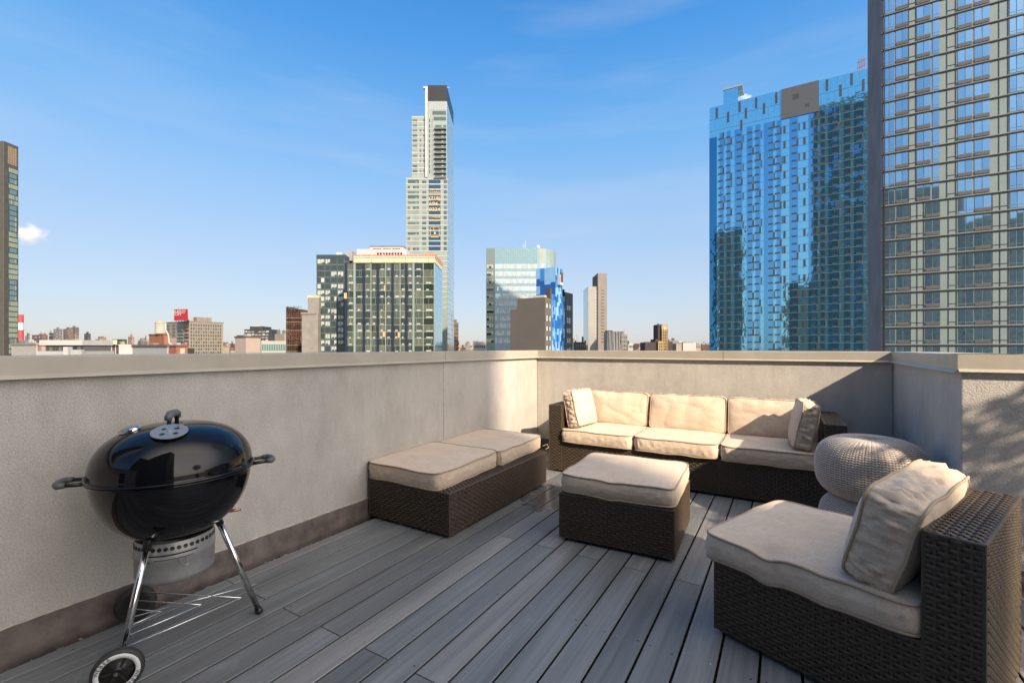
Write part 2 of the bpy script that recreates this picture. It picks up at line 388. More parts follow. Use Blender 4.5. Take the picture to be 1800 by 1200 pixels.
# joints on the left coping at u=800
yj = 2.58*H; yj2 = -.35*H
coping((XL, -3.2), (XL, yj2-.002), (1, 0)); coping((XL, yj2+.002), (XL, yj-.002), (1, 0))
coping((XL, yj+.002), (XL, YB-.018), (1, 0))
coping((XL-.2, YB), (-.43*H-.002, YB), (0, -1)); coping((-.43*H+.002, YB), (XJ-.018, YB), (0, -1))
coping((XJ, YB-.0), (XJ, YF-.018), (-1, 0), tilt=-.006)
coping((XJ-.016, YF), (XJ+1.7, YF), (0, -1)); coping((XJ+1.704, YF), (6, YF), (0, -1))
MB().box(-.001, .0025, yj-YB-.004, yj-YB+.004, .14, ZC).build('control_joint', pm('joint_sealant', (.36, .335, .295), .8, var=(30, .3)), par)
# base flashing with a ragged sealant bead
def flashing(x0, y0, x1, y1, nrm):
    b = MB(); L = math.hypot(x1-x0, y1-y0); K = int(L/.06); vs = []
    for i in range(K+1):
        t = i/K; x = x0+(x1-x0)*t-OX; y = y0+(y1-y0)*t-OY
        w = noise.noise(Vector((x*3, y*3, 1)))*.006; hz = .138+noise.noise(Vector((x*5, y*5, 7)))*.004
        for a, z in ((.006+w, -.05), (.012+w*.7, .004), (.010+w*.4, hz-.004), (.001, hz)):
            vs.append((x+nrm[0]*a, y+nrm[1]*a, z))
    fs = [(i*4+k, i*4+k+1, (i+1)*4+k+1, (i+1)*4+k) for i in range(K) for k in range(3)]
    b.add(vs, fs); b.build('base_flashing', FLASH, par)
    c = MB(); pts = []
    for i in range(K*3+1):
        t = i/(K*3); x = x0+(x1-x0)*t-OX; y = y0+(y1-y0)*t-OY
        hz = .140+noise.noise(Vector((x*5, y*5, 7)))*.004+noise.noise(Vector((x*30, y*30, 3)))*.004
        pts.append((x+nrm[0]*.004, y+nrm[1]*.004, hz))
    c.tube(pts, .0045, 5); c.build('sealant_bead', pm('sealant', (.40, .36, .32), .8, var=(30, .3)), par)
flashing(XL, -3.2, XL, YB, (1, 0)); flashing(XL, YB, XJ, YB, (0, -1))
flashing(XJ, YB, XJ, YF, (-1, 0)); flashing(XJ, YF, 6, YF, (0, -1))

# ------------------------------------------------------------------ woven panels
def weave(mb, o, ux, uy, w, h, n, p=.0168, per=.052, seg=6, amp=.0038):
    """flat strands along ux, over and under stakes along uy; n = outward normal"""
    o = Vector(o); ux = Vector(ux); uy = Vector(uy); n = Vector(n)
    rows = max(1, round(h/p)); p = h/rows
    K = max(2, round(w/per*seg)); per2 = w/max(1, round(w/per*2))*2
    V = []; F = []
    flip = ux.cross(uy).dot(n) < 0
    for j in range(rows):
        b = len(V); y0 = j*p+.0010; y1 = (j+1)*p-.0010
        for i in range(K+1):
            x = w*i/K; c = amp*math.cos(2*math.pi*x/per2+math.pi*j)
            e = max(0, min(x, w-x)/.02); c = c if e >= 1 else c*e
            jit = rnd.uniform(-.0004, .0004)
            for y, q in ((y0, -.0012), ((y0+y1)/2, .0008), (y1, -.0012)):
                V.append(o+ux*x+uy*(y+jit)+n*(c+q+.0035))
        for i in range(K):
            for k in range(2):
                f = (b+i*3+k, b+(i+1)*3+k, b+(i+1)*3+k+1, b+i*3+k+1)
                F.append(f[::-1] if flip else f)
    ns = int(round(w/(per2/2)))
    for s in range(ns+1):
        x = w*s/ns; x0 = max(0, x-.0045); x1 = min(w, x+.0045); b = len(V)
        for xx in (x0, x1):
            V.append(o+ux*xx+n*.0032); V.append(o+ux*xx+uy*h+n*.0032)
        f = (b, b+2, b+3, b+1); F.append(f[::-1] if flip else f)
    mb.add(V, F)
def wicker_box(name, parent, x0, x1, y0, y1, z0, z1, faces='FLRBT', seg=6):
    core = MB().box(x0+.001, x1-.001, y0+.001, y1-.001, z0, z1-.001)
    nb = len(core.f); w, d, h = x1-x0, y1-y0, z1-z0; e = .004
    mb = core
    if 'F' in faces: weave(mb, (x0, y0, z0), (1, 0, 0), (0, 0, 1), w, h, (0, -1, 0), seg=seg)
    if 'B' in faces: weave(mb, (x0, y1, z0), (1, 0, 0), (0, 0, 1), w, h, (0, 1, 0), seg=seg)
    if 'L' in faces: weave(mb, (x0, y0, z0), (0, 1, 0), (0, 0, 1), d, h, (-1, 0, 0), seg=seg)
    if 'R' in faces: weave(mb, (x1, y0, z0), (0, 1, 0), (0, 0, 1), d, h, (1, 0, 0), seg=seg)
    if 'T' in faces:
        if w > d: weave(mb, (x0, y0, z1), (0, 1, 0), (1, 0, 0), d, w, (0, 0, 1), p=.0185, per=.056, seg=seg)
        else: weave(mb, (x0, y0, z1), (1, 0, 0), (0, 1, 0), w, d, (0, 0, 1), p=.0185, per=.056, seg=seg)
    # rounded strands wrapping the edges
    k = len(mb.f); r = .006; q = .002
    for (a, b) in (((x0, y0), (x1, y0)), ((x1, y0), (x1, y1)), ((x1, y1), (x0, y1)), ((x0, y1), (x0, y0))):
        mb.tube([(a[0], a[1], z1-q), (b[0], b[1], z1-q)], r, 8)
    for a in ((x0, y0), (x1, y0), (x1, y1), (x0, y1)):
        mb.tube([(a[0], a[1], z0), (a[0], a[1], z1)], r*.9, 8)
    for i in range(nb): mb.m[i] = 1
    return mb.build(name, [WICKER, WCORE], parent, smooth=False)
def smooth_obj(o):
    o.data.polygons.foreach_set('use_smooth', [True]*len(o.data.polygons)); return o

# ------------------------------------------------------------------ cushions
def cushion(name, parent, w, d, t, M, seed=0, puff=.03, bulge=.012, ruche=.003, pinches=(), sag=0.0, nround=11, wr=1.0, edge=.006, bot=.25, n=46, tuck=()):
    """box cushion, local x,y plan and z thickness (0..t); M places it in the parent's space"""
    rs = random.Random(seed); off = Vector((seed*3.1, seed*1.7, seed*.9))
    def F(px, py, pz, side):
        m = max(abs(px), abs(py)); q = (abs(px)**nround+abs(py)**nround)**(1/nround) if m > 0 else 1
        k = m/q if q > 0 else 1
        x, y = px*k*w/2, py*k*d/2
        # edges pulled in slightly between the corners
        inx = .012*(1-py*py)*abs(px)**6; iny = .012*(1-px*px)*abs(py)**6
        x -= math.copysign(inx, px)*1.0*(.6 if bulge > .02 else .3); y -= math.copysign(iny, py)*(.6 if bulge > .02 else .3)
        nrm = Vector((px if abs(px) >= m-1e-6 else 0, py if abs(py) >= m-1e-6 else 0, 0))
        if nrm.length > 0: nrm.normalize()
        z = pz*t/2
        if side:
            s = (x*1.0+y*1.0)
            bl = bulge*(1-pz*pz)
            ru = ruche*(1-pz*pz)*(noise.noise(Vector((x*34, y*34, 3*pz))+off)+.6*noise.noise(Vector((x*80, y*80, 2*pz))+off))
            x += nrm.x*(bl+ru); y += nrm.y*(bl+ru)
        else:
            fx = max(0, 1-abs(px)**2.6); fy = max(0, 1-abs(py)**2.6)
            z = pz*(t/2+puff*(1 if pz > 0 else bot)*(fx*fy)**.62)
            ed = 1-min(1, max(0, (m-.55)/.45))
            # folds running in from the edges, soft hollows
            wv = noise.noise(Vector((x*7, y*7, pz*2))+off)*.010
            fold = (1-abs(noise.noise(Vector((x*5.5, y*5.5, 4*pz))+off*2)))**5
            z += pz*wr*(wv*(fx*fy)**.4-fold*.010*(fx*fy)**.3)
            a = math.atan2(py, px)
            z += pz*wr*.005*math.sin(a*11+seed)*max(0, m-.45)*(1-m)*4
        # seam wobble shared by both
        eg = m**5
        z += eg*edge*(noise.noise(Vector((x*6, y*6, pz*3))+off*1.3))
        for (cx, cy, rad, dep) in pinches:
            dd = ((x-cx)**2+(y-cy)**2)/(rad*rad)
            z -= dep*math.exp(-dd)*(1 if pz > -2 else .5)
        z -= sag*(1-px*px)*0.5
        return Vector((x, y, z+t/2))
    vs = []; fs = []; ids = {}
    def g(i): # cosine-ish spacing: finer towards the edges
        a = -1+2*i/n; return math.sin(a*math.pi/2)*.55+a*.45
    def vid(i, j, k, pz, side):
        key = (i, j, k)
        if key not in ids:
            ids[key] = len(vs); vs.append(M @ F(g(i), g(j), pz, side))
        return ids[key]
    K = 8
    for pz, k in ((1, K), (-1, 0)):
        for i in range(n):
            for j in range(n):
                f = [vid(i, j, k, pz, False), vid(i+1, j, k, pz, False), vid(i+1, j+1, k, pz, False), vid(i, j+1, k, pz, False)]
                fs.append(f if pz > 0 else f[::-1])
    loop = [(i, 0) for i in range(n)]+[(n, j) for j in range(n)]+[(i, n) for i in range(n, 0, -1)]+[(0, j) for j in range(n, 0, -1)]
    for k in range(K):
        for a in range(len(loop)):
            p, q = loop[a], loop[(a+1) % len(loop)]
            z0, z1 = -1+2*k/K, -1+2*(k+1)/K
            fs.append([vid(p[0], p[1], k, z0, True), vid(q[0], q[1], k, z0, True), vid(q[0], q[1], k+1, z1, True), vid(p[0], p[1], k+1, z1, True)])
    b = MB(); b.add(vs, fs)
    o = b.build(name, FABRIC, parent, smooth=True)
    pp = MB()
    for k, pz in ((K, 1), (0, -1)):
        pts = []
        for (i, j) in loop:
            P = F(g(i), g(j), pz, False); c = Vector((P.x, P.y, 0)).normalized()
            pts.append(M @ (P+c*.0025))
        pp.tube(pts, .0056, 7, closed=True)
    pp.build('piping', PIPING, o, smooth=True)
    return o
def TR(x, y, z, rx=0, ry=0, rz=0):
    return Matrix.Translation((x, y, z)) @ Matrix.Rotation(rz, 4, 'Z') @ Matrix.Rotation(ry, 4, 'Y') @ Matrix.Rotation(rx, 4, 'X')

# ------------------------------------------------------------------ wicker furniture
SH, BH, AT = .25*H, .535*H, .110*H          # seat base height, back / arm height, panel thickness
UW, UD = .5795*H, .665*H                    # seat unit width and depth
def feet(t, x0, x1, y0, y1):
    for x in (x0+.03, x1-.09):
        for y in (y0+.03, y1-.09):
            MB().box(x, x+.06, y, y+.06, 0, .022).build('foot', BLACKP, t)
def seat_unit(label, loc, rot, arm=None, seg=4, group=None, name='sofa_section', cat='sofa section'):
    t = thing(name, label, cat, loc, rot, group)
    x0 = 0; x1 = UW
    faces = 'FLR'
    bx0 = x0+(0 if arm != 'L' else 0)
    o = wicker_box('seat_base', t, x0+.001, x1-.001, 0, UD-AT-.002, .02, SH, 'FLRT', seg)
    wicker_box('backrest', t, x0+.001, x1-.001, UD-AT, UD, .02, BH, 'FLRBT', seg)
    if arm == 'L': wicker_box('armrest', t, x0-AT, x0-.003, 0, UD, .02, BH, 'FLRBT', seg)
    if arm == 'R': wicker_box('armrest', t, x1+.003, x1+AT, 0, UD, .02, BH, 'FLRBT', seg)
    feet(t, x0-(AT if arm == 'L' else 0), x1+(AT if arm == 'R' else 0), 0, UD)
    return t
CT = .094*H
SY = 3.342*H
gs = 'sections of the wicker sofa'
xl = -1.653*H+AT
s1 = seat_unit('left section of the wicker sofa by the corner, with an arm at its left end', (xl, SY, 0), 0, 'L', group=gs)
s2 = seat_unit('middle armless section of the wicker sofa, between the two end sections', (xl+UW+.004, SY, 0), 0, None, group=gs)
s3 = seat_unit('right section of the wicker sofa, mostly in shade, with an arm behind the knitted poufs', (xl+2*UW+.008, SY, 0), 0, 'R', group=gs)
for i, s in enumerate((s1, s2, s3)):
    cushion('seat_cushion', s, UW-.008, UD-AT+.045, CT, TR(UW/2, (UD-AT)/2-.022, SH+.006), seed=11+i, puff=.016, bulge=.010, ruche=.010, wr=.4, edge=.009)
    # back cushion: panel stands on the seat, leaning on the backrest
    tilt = math.radians(78+i)
    M = TR(UW/2+(-.01, 0, .0)[i], UD-AT-.085, SH+CT+.008+.165, rx=tilt) @ Matrix.Translation((0, 0, -.06))
    cushion('back_cushion', s, UW-.02, .355, .11, M, seed=21+i, puff=.042, bulge=.012, ruche=.008, wr=.9, edge=.014, nround=14, bot=.8, pinches=((.02, .16, .05, .012), (-.1, .17, .04, .010)))
# two side cushions leaning on the arms
def side_cushion(label, loc, lean, rz, seed, mir):
    t = thing('throw_cushion', label, 'cushion', loc, rz, 'cushions leaning on the sofa arms')
    M = Matrix.Translation((0, 0, .20)) @ Matrix.Rotation(lean, 4, 'Y') @ Matrix.Rotation(math.pi/2, 4, 'Y') @ Matrix.Translation((0, 0, -.06))
    cushion('cover', t, .365, .40, .115, M, seed=seed, puff=.040, bulge=.010, ruche=.022, wr=.7, edge=.010, nround=12, bot=.8)
    return t
side_cushion('sunlit cushion leaning on the left arm of the sofa', (-1.458*H, SY+.24, SH+CT+.008), math.radians(-14), math.radians(-8), 31, 1)
side_cushion('shaded cushion leaning on the right arm of the sofa', (.100*H, SY+.22, SH+CT+.008), math.radians(10), math.radians(6), 34, -1)

# armchair at the right front
A = Vector((-.213*H, 1.742*H, 0)); ang = math.radians(-22.5)
ax = Vector((math.cos(ang), math.sin(ang), 0)); bx = Vector((-ax.y, ax.x, 0))
# local frame of a unit: x = width, y = depth; depth must run along ax, width along -bx
arm_rot = ang-math.pi/2
arm_loc = A+bx*UW
ch = seat_unit('armless wicker chair at the right front with cream seat and back cushions', arm_loc, arm_rot, None, seg=6, name='armchair', cat='armchair')
cushion('seat_cushion', ch, UW+.03, UD-AT+.06, CT-.016, TR(UW/2+.005, (UD-AT)/2-.026, SH+.012), seed=5, puff=.026, bulge=.012, ruche=.005, wr=.55, edge=.007, n=64,
        pinches=((UW/2, -.10, .05, .020), (UW/2+.02, .10, .04, .006), (-.05, .0, .16, .012)))
M = TR(UW/2-.004, UD-AT-.125, SH+CT-.008+.170, rx=math.radians(75), rz=math.radians(0)) @ Matrix.Translation((0, 0, -.085))
cushion('back_cushion', ch, UW-.01, .35, .155, M, seed=8, puff=.046, bulge=.012, ruche=.022, wr=.55, edge=.013, nround=9, n=64, bot=.7)

# coffee-table ottoman
t = thing('ottoman', 'square wicker ottoman with a puffy cream cushion standing before the sofa', 'ottoman', (-1.011*H, 2.167*H, 0), math.radians(3.0))
OW, OD = .568*H, .562*H
wicker_box('ottoman_base', t, 0, OW, 0, OD, .02, .243*H, 'FLRBT', 6); feet(t, 0, OW, 0, OD)
cushion('seat_cushion', t, OW+.005, OD+.005, .084*H, TR(OW/2, OD/2, .243*H+.014), seed=44, puff=.028, bulge=.012, ruche=.005, wr=.5, edge=.007, n=56,
        pinches=((-.02, -OD/2, .05, .008), (-.08, .06, .07, .012)))

# long bench along the wall
t = thing('wicker_bench', 'long low wicker bench with two cream cushions against the left wall', 'bench', (-2.105*H, 1.871*H, 0), 0)
BW, BL = .597*H, 1.12*H
wicker_box('bench_base', t, 0, BW, 0, BL, .02, .235*H, 'FRBT', 6); feet(t, 0, BW, 0, BL)
for k in range(2):
    cushion('seat_cushion', t, .552*H, .605*H, .088*H, TR(.250*H, (.302+.612*k)*H-.008, .235*H+.010, rx=math.radians(1.0)), seed=51+k, puff=.014, bulge=.008, ruche=.006, wr=.5, edge=.008, n=50)
ties = MB()
for dy in (0, .012):
    ties.tube([(.527*H, .598*H+dy, .235*H+.11), (.536*H, .600*H+dy, .235*H+.07), (.538*H, .604*H-dy, .235*H+.03), (.545*H, .607*H+dy*2, .235*H+.005)], .003, 5)
ties.tube([(.53*H, 1.20*H, .235*H+.03), (.56*H, 1.22*H, .235*H+.045), (.58*H, 1.20*H, .235*H+.02), (.57*H, 1.17*H, .235*H+.012)], .003, 5)
ties.build('cushion_tie', PIPING, t)

# ------------------------------------------------------------------ knitted poufs
def pouf(label, c, R, hgt, zb, seed):
    t = thing('pouf', label, 'pouf', (c[0], c[1], zb), seed, 'stack of two knitted poufs')
    N = 56
    # meridian: from the top centre down to the base
    prof = []
    for i in range(91):
        a = math.pi*i/90
        r = R*abs(math.sin(a))**.60 if 0 < a < math.pi else 0
        z = hgt/2+hgt/2*math.copysign(abs(math.cos(a))**.72, math.cos(a))
        if r < R*.6 and z > hgt/2: z -= .018*(1-(r/(R*.6)))**2
        prof.append((r, z))
    MB().lathe([(max(0, r-.005), z) for r, z in prof], 72).build('pouf_core', KNITC, t, smooth=True)
    # arc-length walk
    s = [0]
    for i in range(1, len(prof)): s.append(s[-1]+math.hypot(prof[i][0]-prof[i-1][0], prof[i][1]-prof[i-1][1]))
    L = s[-1]; rows = int(L/.0145); V = []; F = []
    def at(q):
        q = min(max(q, 0), L); i = min(max(int(np.searchsorted(s, q)), 1), len(s)-1)
        k = (q-s[i-1])/max(1e-9, s[i]-s[i-1])
        return (prof[i-1][0]+(prof[i][0]-prof[i-1][0])*k, prof[i-1][1]+(prof[i][1]-prof[i-1][1])*k)
    for j in range(rows):
        q = (j+.5)*L/rows; r, z = at(q); r2_, z2_ = at(q+.01); r1_, z1_ = at(q-.01)
        if r < .012: continue
        tr, tz = r2_-r1_, z2_-z1_; m = math.hypot(tr, tz) or 1; tr /= m; tz /= m
        hw = math.pi*r/N                 # half a column = width of one leg of the V
        for k in range(2*N):
            a = 2*math.pi*(k+.5)/(2*N); sg = 1 if k % 2 else -1
            ca, sa = math.cos(a), math.sin(a)
            T = Vector((tr*ca, tr*sa, tz)); C = Vector((-sa, ca, 0)); Nn = C.cross(T)
            if Nn.dot(Vector((ca*r, sa*r, z-hgt/2))) < 0: Nn = -Nn
            P = Vector((r*ca, r*sa, z))
            d = (T*(.95*L/rows*.9)*-sg*0+C*hw*sg*.98+T*-.0085).normalized()
            le = min(hw*1.30, .0135); wd = .0052 if hw > .006 else hw*.8
            dd = (C*sg*hw+T*(-.0075)).normalized(); e = dd.cross(Nn).normalized()
            b = len(V)
            V += [P-dd*le-Nn*.002, P+dd*le-Nn*.002, P+e*wd-dd*le*.3, P+e*wd+dd*le*.3, P-e*wd+dd*le*.3, P-e*wd-dd*le*.3, P-dd*le*.45+Nn*.0048, P+dd*le*.45+Nn*.0048]
            for f in ((0, 2, 6), (2, 3, 7, 6), (3, 1, 7), (1, 4, 7), (4, 5, 6, 7), (5, 0, 6)):
                F.append(tuple(b+q_ for q_ in f))
    b = MB(); b.add(V, F); o = b.build('knitted_cover', KNIT, t, smooth=True)
    return t
PC = (.365*H, 2.88*H)
pouf('lower taupe knitted pouf standing on the deck beneath another pouf', PC, .214*H, .262*H, 0.0, .3)
pouf('upper taupe knitted pouf stacked on another, showing its radiating top', PC, .232*H, .312*H, .240*H, .0)
# ------------------------------------------------------------------ kettle grill
def text_mesh(s, size, depth=.0, spacing=1.0):
    c = bpy.data.curves.new('t', 'FONT'); c.body = s; c.size = size; c.extrude = depth; c.align_x = 'CENTER'; c.align_y = 'CENTER'; c.space_character = spacing
    c.offset = size*.014
    o = bpy.data.objects.new('t', c); col.objects.link(o)
    dg = bpy.context.evaluated_depsgraph_get(); me = bpy.data.meshes.new_from_object(o.evaluated_get(dg))
    vs = [v.co.copy() for v in me.vertices]; fs = [tuple(p.vertices) for p in me.polygons]
    bpy.data.objects.remove(o); bpy.data.curves.remove(c); bpy.data.meshes.remove(me)
    return vs, fs

KC = Vector((-1.79*H, .743*H, 0)); RZ = (1-.417)*H; KR = .227*H
W1 = Vector((-1.664*H, .544*H, 0)); W2 = Vector((-2.045*H, .721*H, 0)); F2 = Vector((-1.703*H, .98*H, 0))
kt = thing('kettle_grill', 'black kettle charcoal grill on three chrome legs beside the left wall', 'grill', (KC.x, KC.y, 0))
w1, w2, f2 = W1-KC, W2-KC, F2-KC
def prof_dome(R, h, pa, pb, n=40, top=True):
    pts = []
    for i in range(n+1):
        t = math.sin(i/n*math.pi/2)
        r = R*t; z = h*(1-t**pa)**(1/pb)
        pts.append((r, z))
    return pts
# bowl: open vessel with rolled rim
bp = [(r, RZ-z) for r, z in prof_dome(KR-.004, .285, 2.35, 1.95)]
bp += [(KR+.006, RZ+.001), (KR+.008, RZ-.004), (KR+.004, RZ-.009), (KR-.002, RZ-.004)]
MB().lathe(bp, 96).build('bowl', ENAMEL, kt, smooth=True)
lp = [(r, RZ+.012+z) for r, z in prof_dome(KR+.002, .195, 2.75, 2.1)]
lp += [(KR+.004, RZ+.006), (KR+.010, RZ+.003), (KR+.012, RZ+.007), (KR+.009, RZ+.012), (KR+.004, RZ+.012)]
lid = MB().lathe(lp, 96).build('lid', ENAMEL, kt, smooth=True)
def lid_pt(x, y):
    r = math.hypot(x, y); t = r/(KR+.002); return RZ+.012+.195*(1-t**2.75)**(1/2.1)
def lid_n(x, y):
    e = .004; return Vector((-(lid_pt(x+e, y)-lid_pt(x-e, y))/(2*e), -(lid_pt(x, y+e)-lid_pt(x, y-e))/(2*e), 1)).normalized()
def on_lid(x, y):
    n = lid_n(x, y); q = n.to_track_quat('Z', 'Y').to_matrix().to_4x4(); return Matrix.Translation((x, y, lid_pt(x, y))) @ q
# vent damper with four holes
vx, vy = .108*H, -.062*H
M = on_lid(vx, vy)
vd = MB(); R = .063; n = 48; vs = []
import itertools
def disc_with_holes(mb, R, holes, hr, z, M):
    bm = bmesh.new(); bmesh.ops.create_circle(bm, cap_ends=False, segments=48, radius=R)
    for hx, hy in holes:
        bmesh.ops.create_circle(bm, cap_ends=False, segments=20, radius=hr, matrix=Matrix.Translation((hx, hy, 0)))
    bmesh.ops.triangle_fill(bm, edges=bm.edges[:], use_beauty=True)
    ex = bmesh.ops.extrude_face_region(bm, geom=bm.faces[:]); vv = [e for e in ex['geom'] if isinstance(e, bmesh.types.BMVert)]
    bmesh.ops.translate(bm, verts=vv, vec=(0, 0, .003)); bmesh.ops.recalc_face_normals(bm, faces=bm.faces[:])
    bm.verts.ensure_lookup_table(); bm.verts.index_update()
    mb.add([M @ (v.co+Vector((0, 0, z))) for v in bm.verts], [[v.index for v in f.verts] for f in bm.faces]); bm.free()
disc_with_holes(vd, R, [(.031*math.cos(a), .031*math.sin(a)) for a in (math.pi/4, 3*math.pi/4, 5*math.pi/4, 7*math.pi/4)], .0095, .003, M)
s0 = len(vd.v); vd.box(.045, .068, -.006, .006, .006, .009); vd.box(.064, .067, -.006, .006, .006, .022); vd.xf(M @ Matrix.Rotation(1.0, 4, 'Z'), s0)
s0 = len(vd.v); vd.lathe([(0, .012), (.006, .011), (.008, .006)], 16); vd.xf(M, s0)
vd.build('vent_damper', ALU, lid, auto=30)
hb = MB().lathe([(0, .001), (.05, .001), (.05, .0035)], 32); hb.xf(M); hb.build('vent_holes', BLACKP, lid)
# thermometer
M = on_lid(-.030*H, -.118*H); th = MB()
th.lathe([(0, .017), (.022, .016), (.030, .012), (.034, .004), (.034, 0)], 32); th.xf(Matrix.Scale(1.35, 4, (1, 0, 0))); th.xf(M @ Matrix.Rotation(math.radians(30), 4, 'Z'))
th.build('thermometer', CHROME, lid, smooth=True)
# lid handle
cdir = lambda a, b: Vector((a*math.cos(YAW)-b*math.sin(YAW), a*math.sin(YAW)+b*math.cos(YAW), 0))
D = cdir(-.31, .95).normalized(); top = RZ+.2; hl = MB(); hg = MB()
cx = cdir(-.012, .0)
p = [cx-D*.042, cx+D*.042]
hl.tube([p[0]+Vector((0, 0, top-.014)), p[0]+Vector((0, 0, top+.038)), p[1]+Vector((0, 0, top+.038)), p[1]+Vector((0, 0, top-.014))], .0085, 10)
pts = [cx-D*.052+Vector((0, 0, top+.022)), cx-D*.049+Vector((0, 0, top+.038)), cx-D*.03+Vector((0, 0, top+.046)), cx+D*.03+Vector((0, 0, top+.046)), cx+D*.049+Vector((0, 0, top+.038)), cx+D*.052+Vector((0, 0, top+.022))]
hg.tube(pts, [.013, .015, .016, .016, .015, .013], 12)
h = hl.build('lid_handle', BLACKP, lid, smooth=True); hg.build('lid_grip', NYLON, lid, smooth=True)
# side handles
for sgn, D2 in ((-1, cdir(.87, .49).normalized()), (1, cdir(.78, .62).normalized())):
    C = D2.cross(Vector((0, 0, 1))); hw = .046
    def P_(a, b, z): return D2*sgn*a+C*b+Vector((0, 0, z))
    zz = RZ-.006
    hb_ = MB()
    for b_ in (-hw, hw): hb_.tube([P_(KR-.012, b_, zz-.004), P_(KR+.076, b_, zz)], .0085, 8)
    hn = hb_.build('handle', BLACKP, kt, smooth=True)
    MB().tube([P_(KR+.056, -hw, zz), P_(KR+.078, -hw*1.05, zz), P_(KR+.086, -hw*.6, zz), P_(KR+.089, 0, zz), P_(KR+.086, hw*.6, zz), P_(KR+.078, hw*1.05, zz), P_(KR+.056, hw, zz)], [.0115, .013, .0135, .0135, .0135, .013, .0115], 12).build('grip', NYLON, hn, smooth=True)
# ash catcher
za, zb_ = .234*H, .372*H; R = .112*H
MB().lathe([(0, za), (R*.86, za+.002), (R*.97, za+.012), (R, za+.03), (R, za+.10), (R+.003, za+.104), (R+.003, zb_-.055), (R-.004, zb_)], 64).build('ash_catcher', ALU, kt, smooth=True)
hol = MB()
for k in range(40):
    a = 2*math.pi*k/40; M = Matrix.Rotation(a, 4, 'Z') @ Matrix.Translation((R-.0005, 0, zb_-.022)) @ Matrix.Rotation(math.radians(84), 4, 'Y')
    s0 = len(hol.v); hol.lathe([(0, .0012), (.0082, .0012), (.0082, -.001)], 14); hol.xf(M, s0)
hol.build('air_holes', BLACKP, kt)
sl_ = MB(); a0 = math.radians(-75)
def arc(z, h, a0, a1, r):
    vs = []; K = 24
    for i in range(K+1):
        a = a0+(a1-a0)*i/K; vs += [(r*math.cos(a), r*math.sin(a), z-h/2), (r*math.cos(a), r*math.sin(a), z+h/2)]
    sl_.add(vs, [(2*i, 2*i+2, 2*i+3, 2*i+1) for i in range(K)])
arc(zb_-.046, .006, math.radians(-75), math.radians(8), R+.0035); arc(zb_-.064, .0028, math.radians(-52), math.radians(2), R+.0038)
arc(zb_-.071, .006, math.radians(-68), math.radians(-58), R+.0038)
sl_.build('damper_slots', BLACKP, kt)
# bail handle on the ash catcher and the damper lever
u1 = Vector((math.cos(math.radians(-14)), math.sin(math.radians(-14)), 0))
c1 = u1.cross(Vector((0, 0, 1))); bz = zb_-.07
bh = MB(); bh.tube([u1*(R+.002)+c1*.012+Vector((0, 0, bz)), u1*(R+.018)+c1*.014+Vector((0, 0, bz-.006)), u1*(R+.095)+c1*.006+Vector((0, 0, bz+.004)), u1*(R+.095)-c1*.006+Vector((0, 0, bz+.004)), u1*(R+.018)-c1*.014+Vector((0, 0, bz-.006)), u1*(R+.002)-c1*.012+Vector((0, 0, bz))], .0028, 6)
bh.build('bail_handle', ALU, kt, smooth=True)
dirc = lambda v: Vector((v.x, v.y, 0)).normalized()
d2 = dirc(f2); lv = MB(); b0 = d2*.120*H+cdir(1, 0)*.01+Vector((0, 0, .408*H))
lv.tube([b0, b0+cdir(.035, .01)+Vector((0, 0, .004)), b0+cdir(.085, .02)+Vector((0, 0, .008))], [.004, .008, .006], 8)
lv.build('damper_lever', pm('bronze', (.30, .17, .09), .25, metal=.9), kt, smooth=True)
# legs
zt = .398*H
wax = (w1-w2).normalized()                 # axle direction, outwards at w1
WR = .0625*H
for who, foot, zf in ((1, w1, WR), (2, w2, WR), (3, f2, .012)):
    d_ = dirc(foot); tp = d_*.118*H+Vector((0, 0, zt)); bt = Vector((foot.x, foot.y, zf))
    if who == 1: bt -= wax*.03
    if who == 2: bt += wax*.03
    ax_ = (bt-tp).normalized()
    lg = MB().tube([tp+ax_*.02, bt], .0128, 20).build('leg', CHROME, kt, smooth=True)
    MB().tube([tp-ax_*.03, tp+ax_*.045], .0155, 14).build('leg_socket', BLACKP, lg, smooth=True)
    if who == 3: MB().tube([bt-ax_*.012, bt+ax_*.010], .0165, 14).build('foot_cap', BLACKP, lg, smooth=True)
